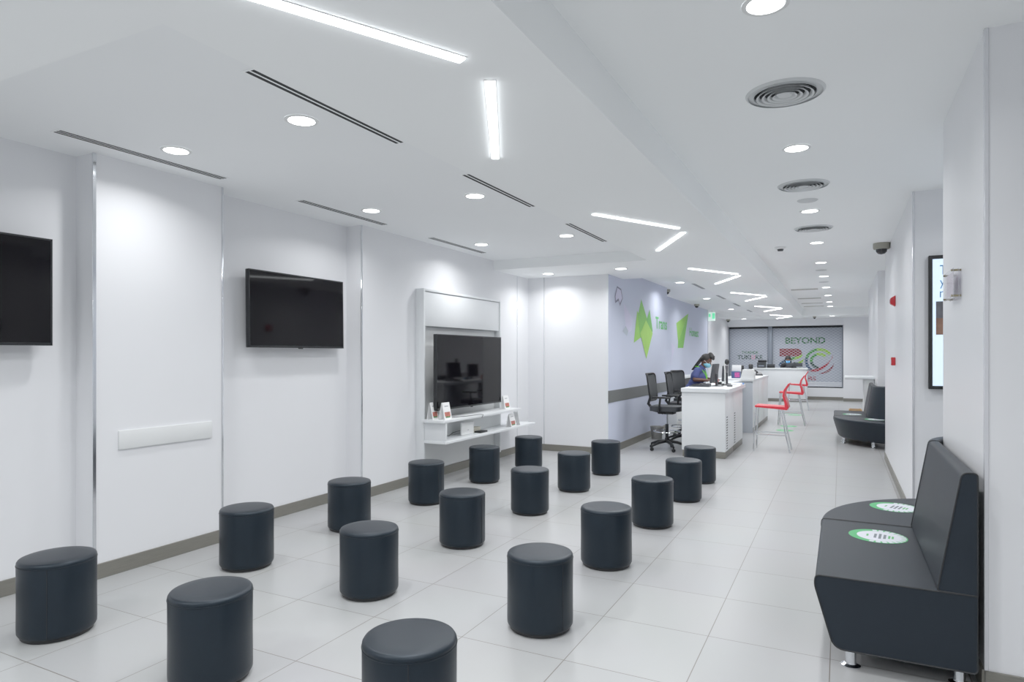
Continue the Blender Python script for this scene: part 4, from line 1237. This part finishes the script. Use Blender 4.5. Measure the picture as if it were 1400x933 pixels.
def person(name, label, loc, rz, shirt, skin, hairstyle, mask, arms, lanyard=False, sleeve_long=False, headpitch=.45):
    t = thing(name, label, 'person', loc, rz)
    head = Vector((.165, 0, 1.425))
    HR = Matrix.Rotation(headpitch, 3, 'Y')
    def H(x, y, z): return head + HR @ Vector((x, y, z))
    bd = MB()
    # trunk and legs
    bd.ell((-.08, 0, .85), (.13, .165, .12)); bd.ell((-.045, 0, .98), (.105, .14, .13)); bd.ell((.015, 0, 1.14), (.115, .155, .15))
    bd.cap((-.08, -.09, .83), (.34, -.11, .80), .085, .062); bd.cap((-.08, .09, .83), (.34, .11, .80), .085, .062)
    bd.cap((.34, -.11, .80), (.24, -.11, .40), .058, .040); bd.cap((.34, .11, .80), (.24, .11, .40), .058, .040)
    bd.cap((.23, -.11, .355), (.36, -.12, .335), .036, .028); bd.cap((.23, .11, .355), (.36, .12, .335), .036, .028)
    # shoulders, neck, head
    bd.cap((.05, -.155, 1.255), (.05, .155, 1.255), .058, .058)
    bd.cap((.07, 0, 1.27), (.125, 0, 1.37), .056, .048)
    bd.ell(H(0, 0, .02), (.098, .076, .105), mtx=HR); bd.ell(H(.03, 0, -.045), (.062, .058, .072), mtx=HR)
    bd.cap(H(.092, 0, .01), H(.112, 0, -.022), .009, .015)              # nose
    bd.cap(H(.085, -.02, -.058), H(.085, .02, -.058), .010, .010)       # mouth
    for s in (-1, 1):
        bd.ell(H(-.005, s * .078, -.005), (.018, .009, .030), mtx=HR)   # ears
        bd.ell(H(.078, s * .032, .035), (.018, .020, .010), mtx=HR)     # brows
    for s, (el, wr) in arms.items():
        sh = Vector((.05, s * .165, 1.255))
        bd.cap(sh, el, .047, .040); bd.cap(el, wr, .040, .027)
        fw = Vector(wr) - Vector(el); fw.z = 0
        fw.normalize()
        hand(bd, wr, fw + Vector((0, -.15 * s, 0)), s)
    body = rpart(t, 'body', bd, skin, .005, 4)
    for s in (-1, 1):
        mb = MB(); mb.ell(H(.079, s * .032, .014), (.011, .014, .009), mtx=HR); e = part(t, 'eye', mb, M_EYE)
        mb = MB(); mb.ell(H(.087, s * .032, .012), (.005, .006, .006), mtx=HR); part(e, 'pupil', mb, M_BLACK)
    # clothes
    c = MB()
    c.ell((-.085, 0, .90), (.145, .18, .13)); c.ell((-.045, 0, .99), (.122, .158, .13)); c.ell((.015, 0, 1.13), (.135, .172, .15)); c.ell((.085, 0, 1.12), (.09, .13, .10))
    c.cap((.05, -.16, 1.25), (.05, .16, 1.25), .068, .068)
    c.cap((.055, 0, 1.26), (.085, 0, 1.305), .075, .066)
    for s, (el, wr) in arms.items():
        sh = Vector((.05, s * .168, 1.25)); el = Vector(el); wr = Vector(wr)
        if sleeve_long:
            c.cap(sh, el, .064, .055); c.cap(el, el.lerp(wr, .92), .055, .040)
        else:
            c.cap(sh, sh.lerp(el, .62), .064, .060)
    rpart(t, 'shirt', c, shirt, .007, 3)
    c = MB()
    c.ell((-.085, 0, .845), (.14, .175, .115))
    for s in (-1, 1):
        c.cap((-.08, s * .09, .83), (.34, s * .11, .80), .095, .072); c.cap((.34, s * .11, .80), (.245, s * .11, .43), .070, .055)
    rpart(t, 'trousers', c, M_TROUS, .008, 3)
    for s in (-1, 1):
        c = MB(); c.ell((.29, s * .117, .335), (.125, .045, .042)); c.box(.17, .405, s * .117 - .04, s * .117 + .04, .295, .31, bev=.005)
        rpart(t, 'shoe', c, M_BLACK, .007, 3)
    # mask
    c = MB()
    c.ell(H(.045, 0, -.045), (.079, .070, .055), mtx=HR)
    mk = rpart(t, 'face_mask', c, mask, .006, 3)
    mb = MB()
    for s in (-1, 1):
        mb.tube([H(.07, s * .066, -.02), H(.03, s * .079, .0), H(-.01, s * .086, .012)], .0025, 6)
    part(mk, 'ear_loop', mb, M_STICK)
    # hair
    c = MB()
    c.ell(H(-.022, 0, .045), (.100, .084, .098), mtx=HR)
    if hairstyle == 'puff':
        for (x, y, z, r) in ((.045, 0, .135, .05), (.075, .02, .125, .04), (.075, -.025, .125, .04), (.02, .01, .15, .045), (.10, 0, .105, .03)):
            c.ell(H(x, y, z), (r, r * .9, r))
        for k in range(7):
            yy = -.06 + k * .02
            c.cap(H(-.09, yy, .03), H(-.12, yy * 1.2, -.10), .022, .016); 
            c.cap(H(-.12, yy * 1.2, -.10), Vector((-.075, yy * 1.3, 1.27)), .016, .012)
    else:
        c.ell(H(-.02, 0, .06), (.108, .09, .09), mtx=HR)
        for s in (-1, 1):
            c.cap(H(-.02, s * .075, .03), H(-.04, s * .085, -.09), .03, .025)
    rpart(t, 'hair', c, M_HAIR, .006, 2)
    if lanyard:
        mb = MB()
        for s in (-1, 1):
            mb.tube([(-.02, s * .075, 1.335), (.055, s * .082, 1.32), (.125, s * .065, 1.25), (.165, s * .035, 1.18), (.185, s * .006, 1.08)], .009, 8)
        part(t, 'lanyard', mb, M_LANY)
        mb = MB(); mb.box(.178, .182, -.028, .028, .985, 1.075, bev=.001, seg=1); part(t, 'badge', mb, M_PAPER)
    return t
person('person', 'clerk in blue shirt, green lanyard and pale mask seated at the desk, head bowed', (-2.43, 12.62, .0), -.12, M_SHIRT, M_SKIN, 'puff', M_MASK,
       {-1: ((.03, -.245, 1.085), (.25, -.20, 1.077)), 1: ((.07, .235, 1.09), (.27, .13, 1.077))}, lanyard=True)
person('person', 'person in black jacket and blue mask seated behind the far desk', (-1.60, 24.20, -.055), -PI / 2, M_JACKET, M_SKIN, 'cap', M_MASK2,
       {-1: ((.06, -.25, 1.03), (.06, -.12, .93)), 1: ((.06, .25, 1.03), (.06, .12, .95))}, sleeve_long=True, headpitch=.25)
# stool the far person sits on
t = thing('swivel_stool', 'dark swivel stool under the person behind the far desk', 'stool', (-1.60, 24.29, 0))
mb = MB(); mb.lathe([(.20, 0), (.20, .012), (.03, .03), (.025, .05)], n=28); part(t, 'base', mb, M_CHROME)
mb = MB(); mb.tube([(0, 0, .03), (0, 0, .60)], .022, 12); part(t, 'post', mb, M_CHROME)
mb = MB(); mb.lathe([(.15, .60), (.17, .61), (.17, .64), (.15, .655)], n=32); part(t, 'seat', mb, M_BLACK)

# ------------------------------------------------------------------ world, camera, colour
w = bpy.data.worlds.new('world'); S.world = w
w.use_nodes = True
w.node_tree.nodes['Background'].inputs['Color'].default_value = (.9, .95, 1, 1)
w.node_tree.nodes['Background'].inputs['Strength'].default_value = 0.3
cam = bpy.data.cameras.new('camera')
co = bpy.data.objects.new('camera', cam); COL.objects.link(co)
F = 890.09
cam.sensor_fit = 'HORIZONTAL'; cam.sensor_width = 36.0
cam.lens = F / 1400 * 36.0
cam.shift_y = (485.33 - 466.5) / 1400
cam.clip_start = .05; cam.clip_end = 100
co.location = (0, 0, 1.55)
co.rotation_euler = (PI / 2, 0, .4675)
S.camera = co
S.view_settings.view_transform = 'Standard'
S.view_settings.look = 'None'
S.view_settings.exposure = -0.02
S.view_settings.gamma = 1.25
S.cycles.use_denoising = True
S.cycles.max_bounces = 12
S.cycles.diffuse_bounces = 8
S.cycles.glossy_bounces = 4
S.cycles.transparent_max_bounces = 16
S.cycles.sample_clamp_indirect = 4.0
S.cycles.caustics_reflective = False
S.cycles.caustics_refractive = False
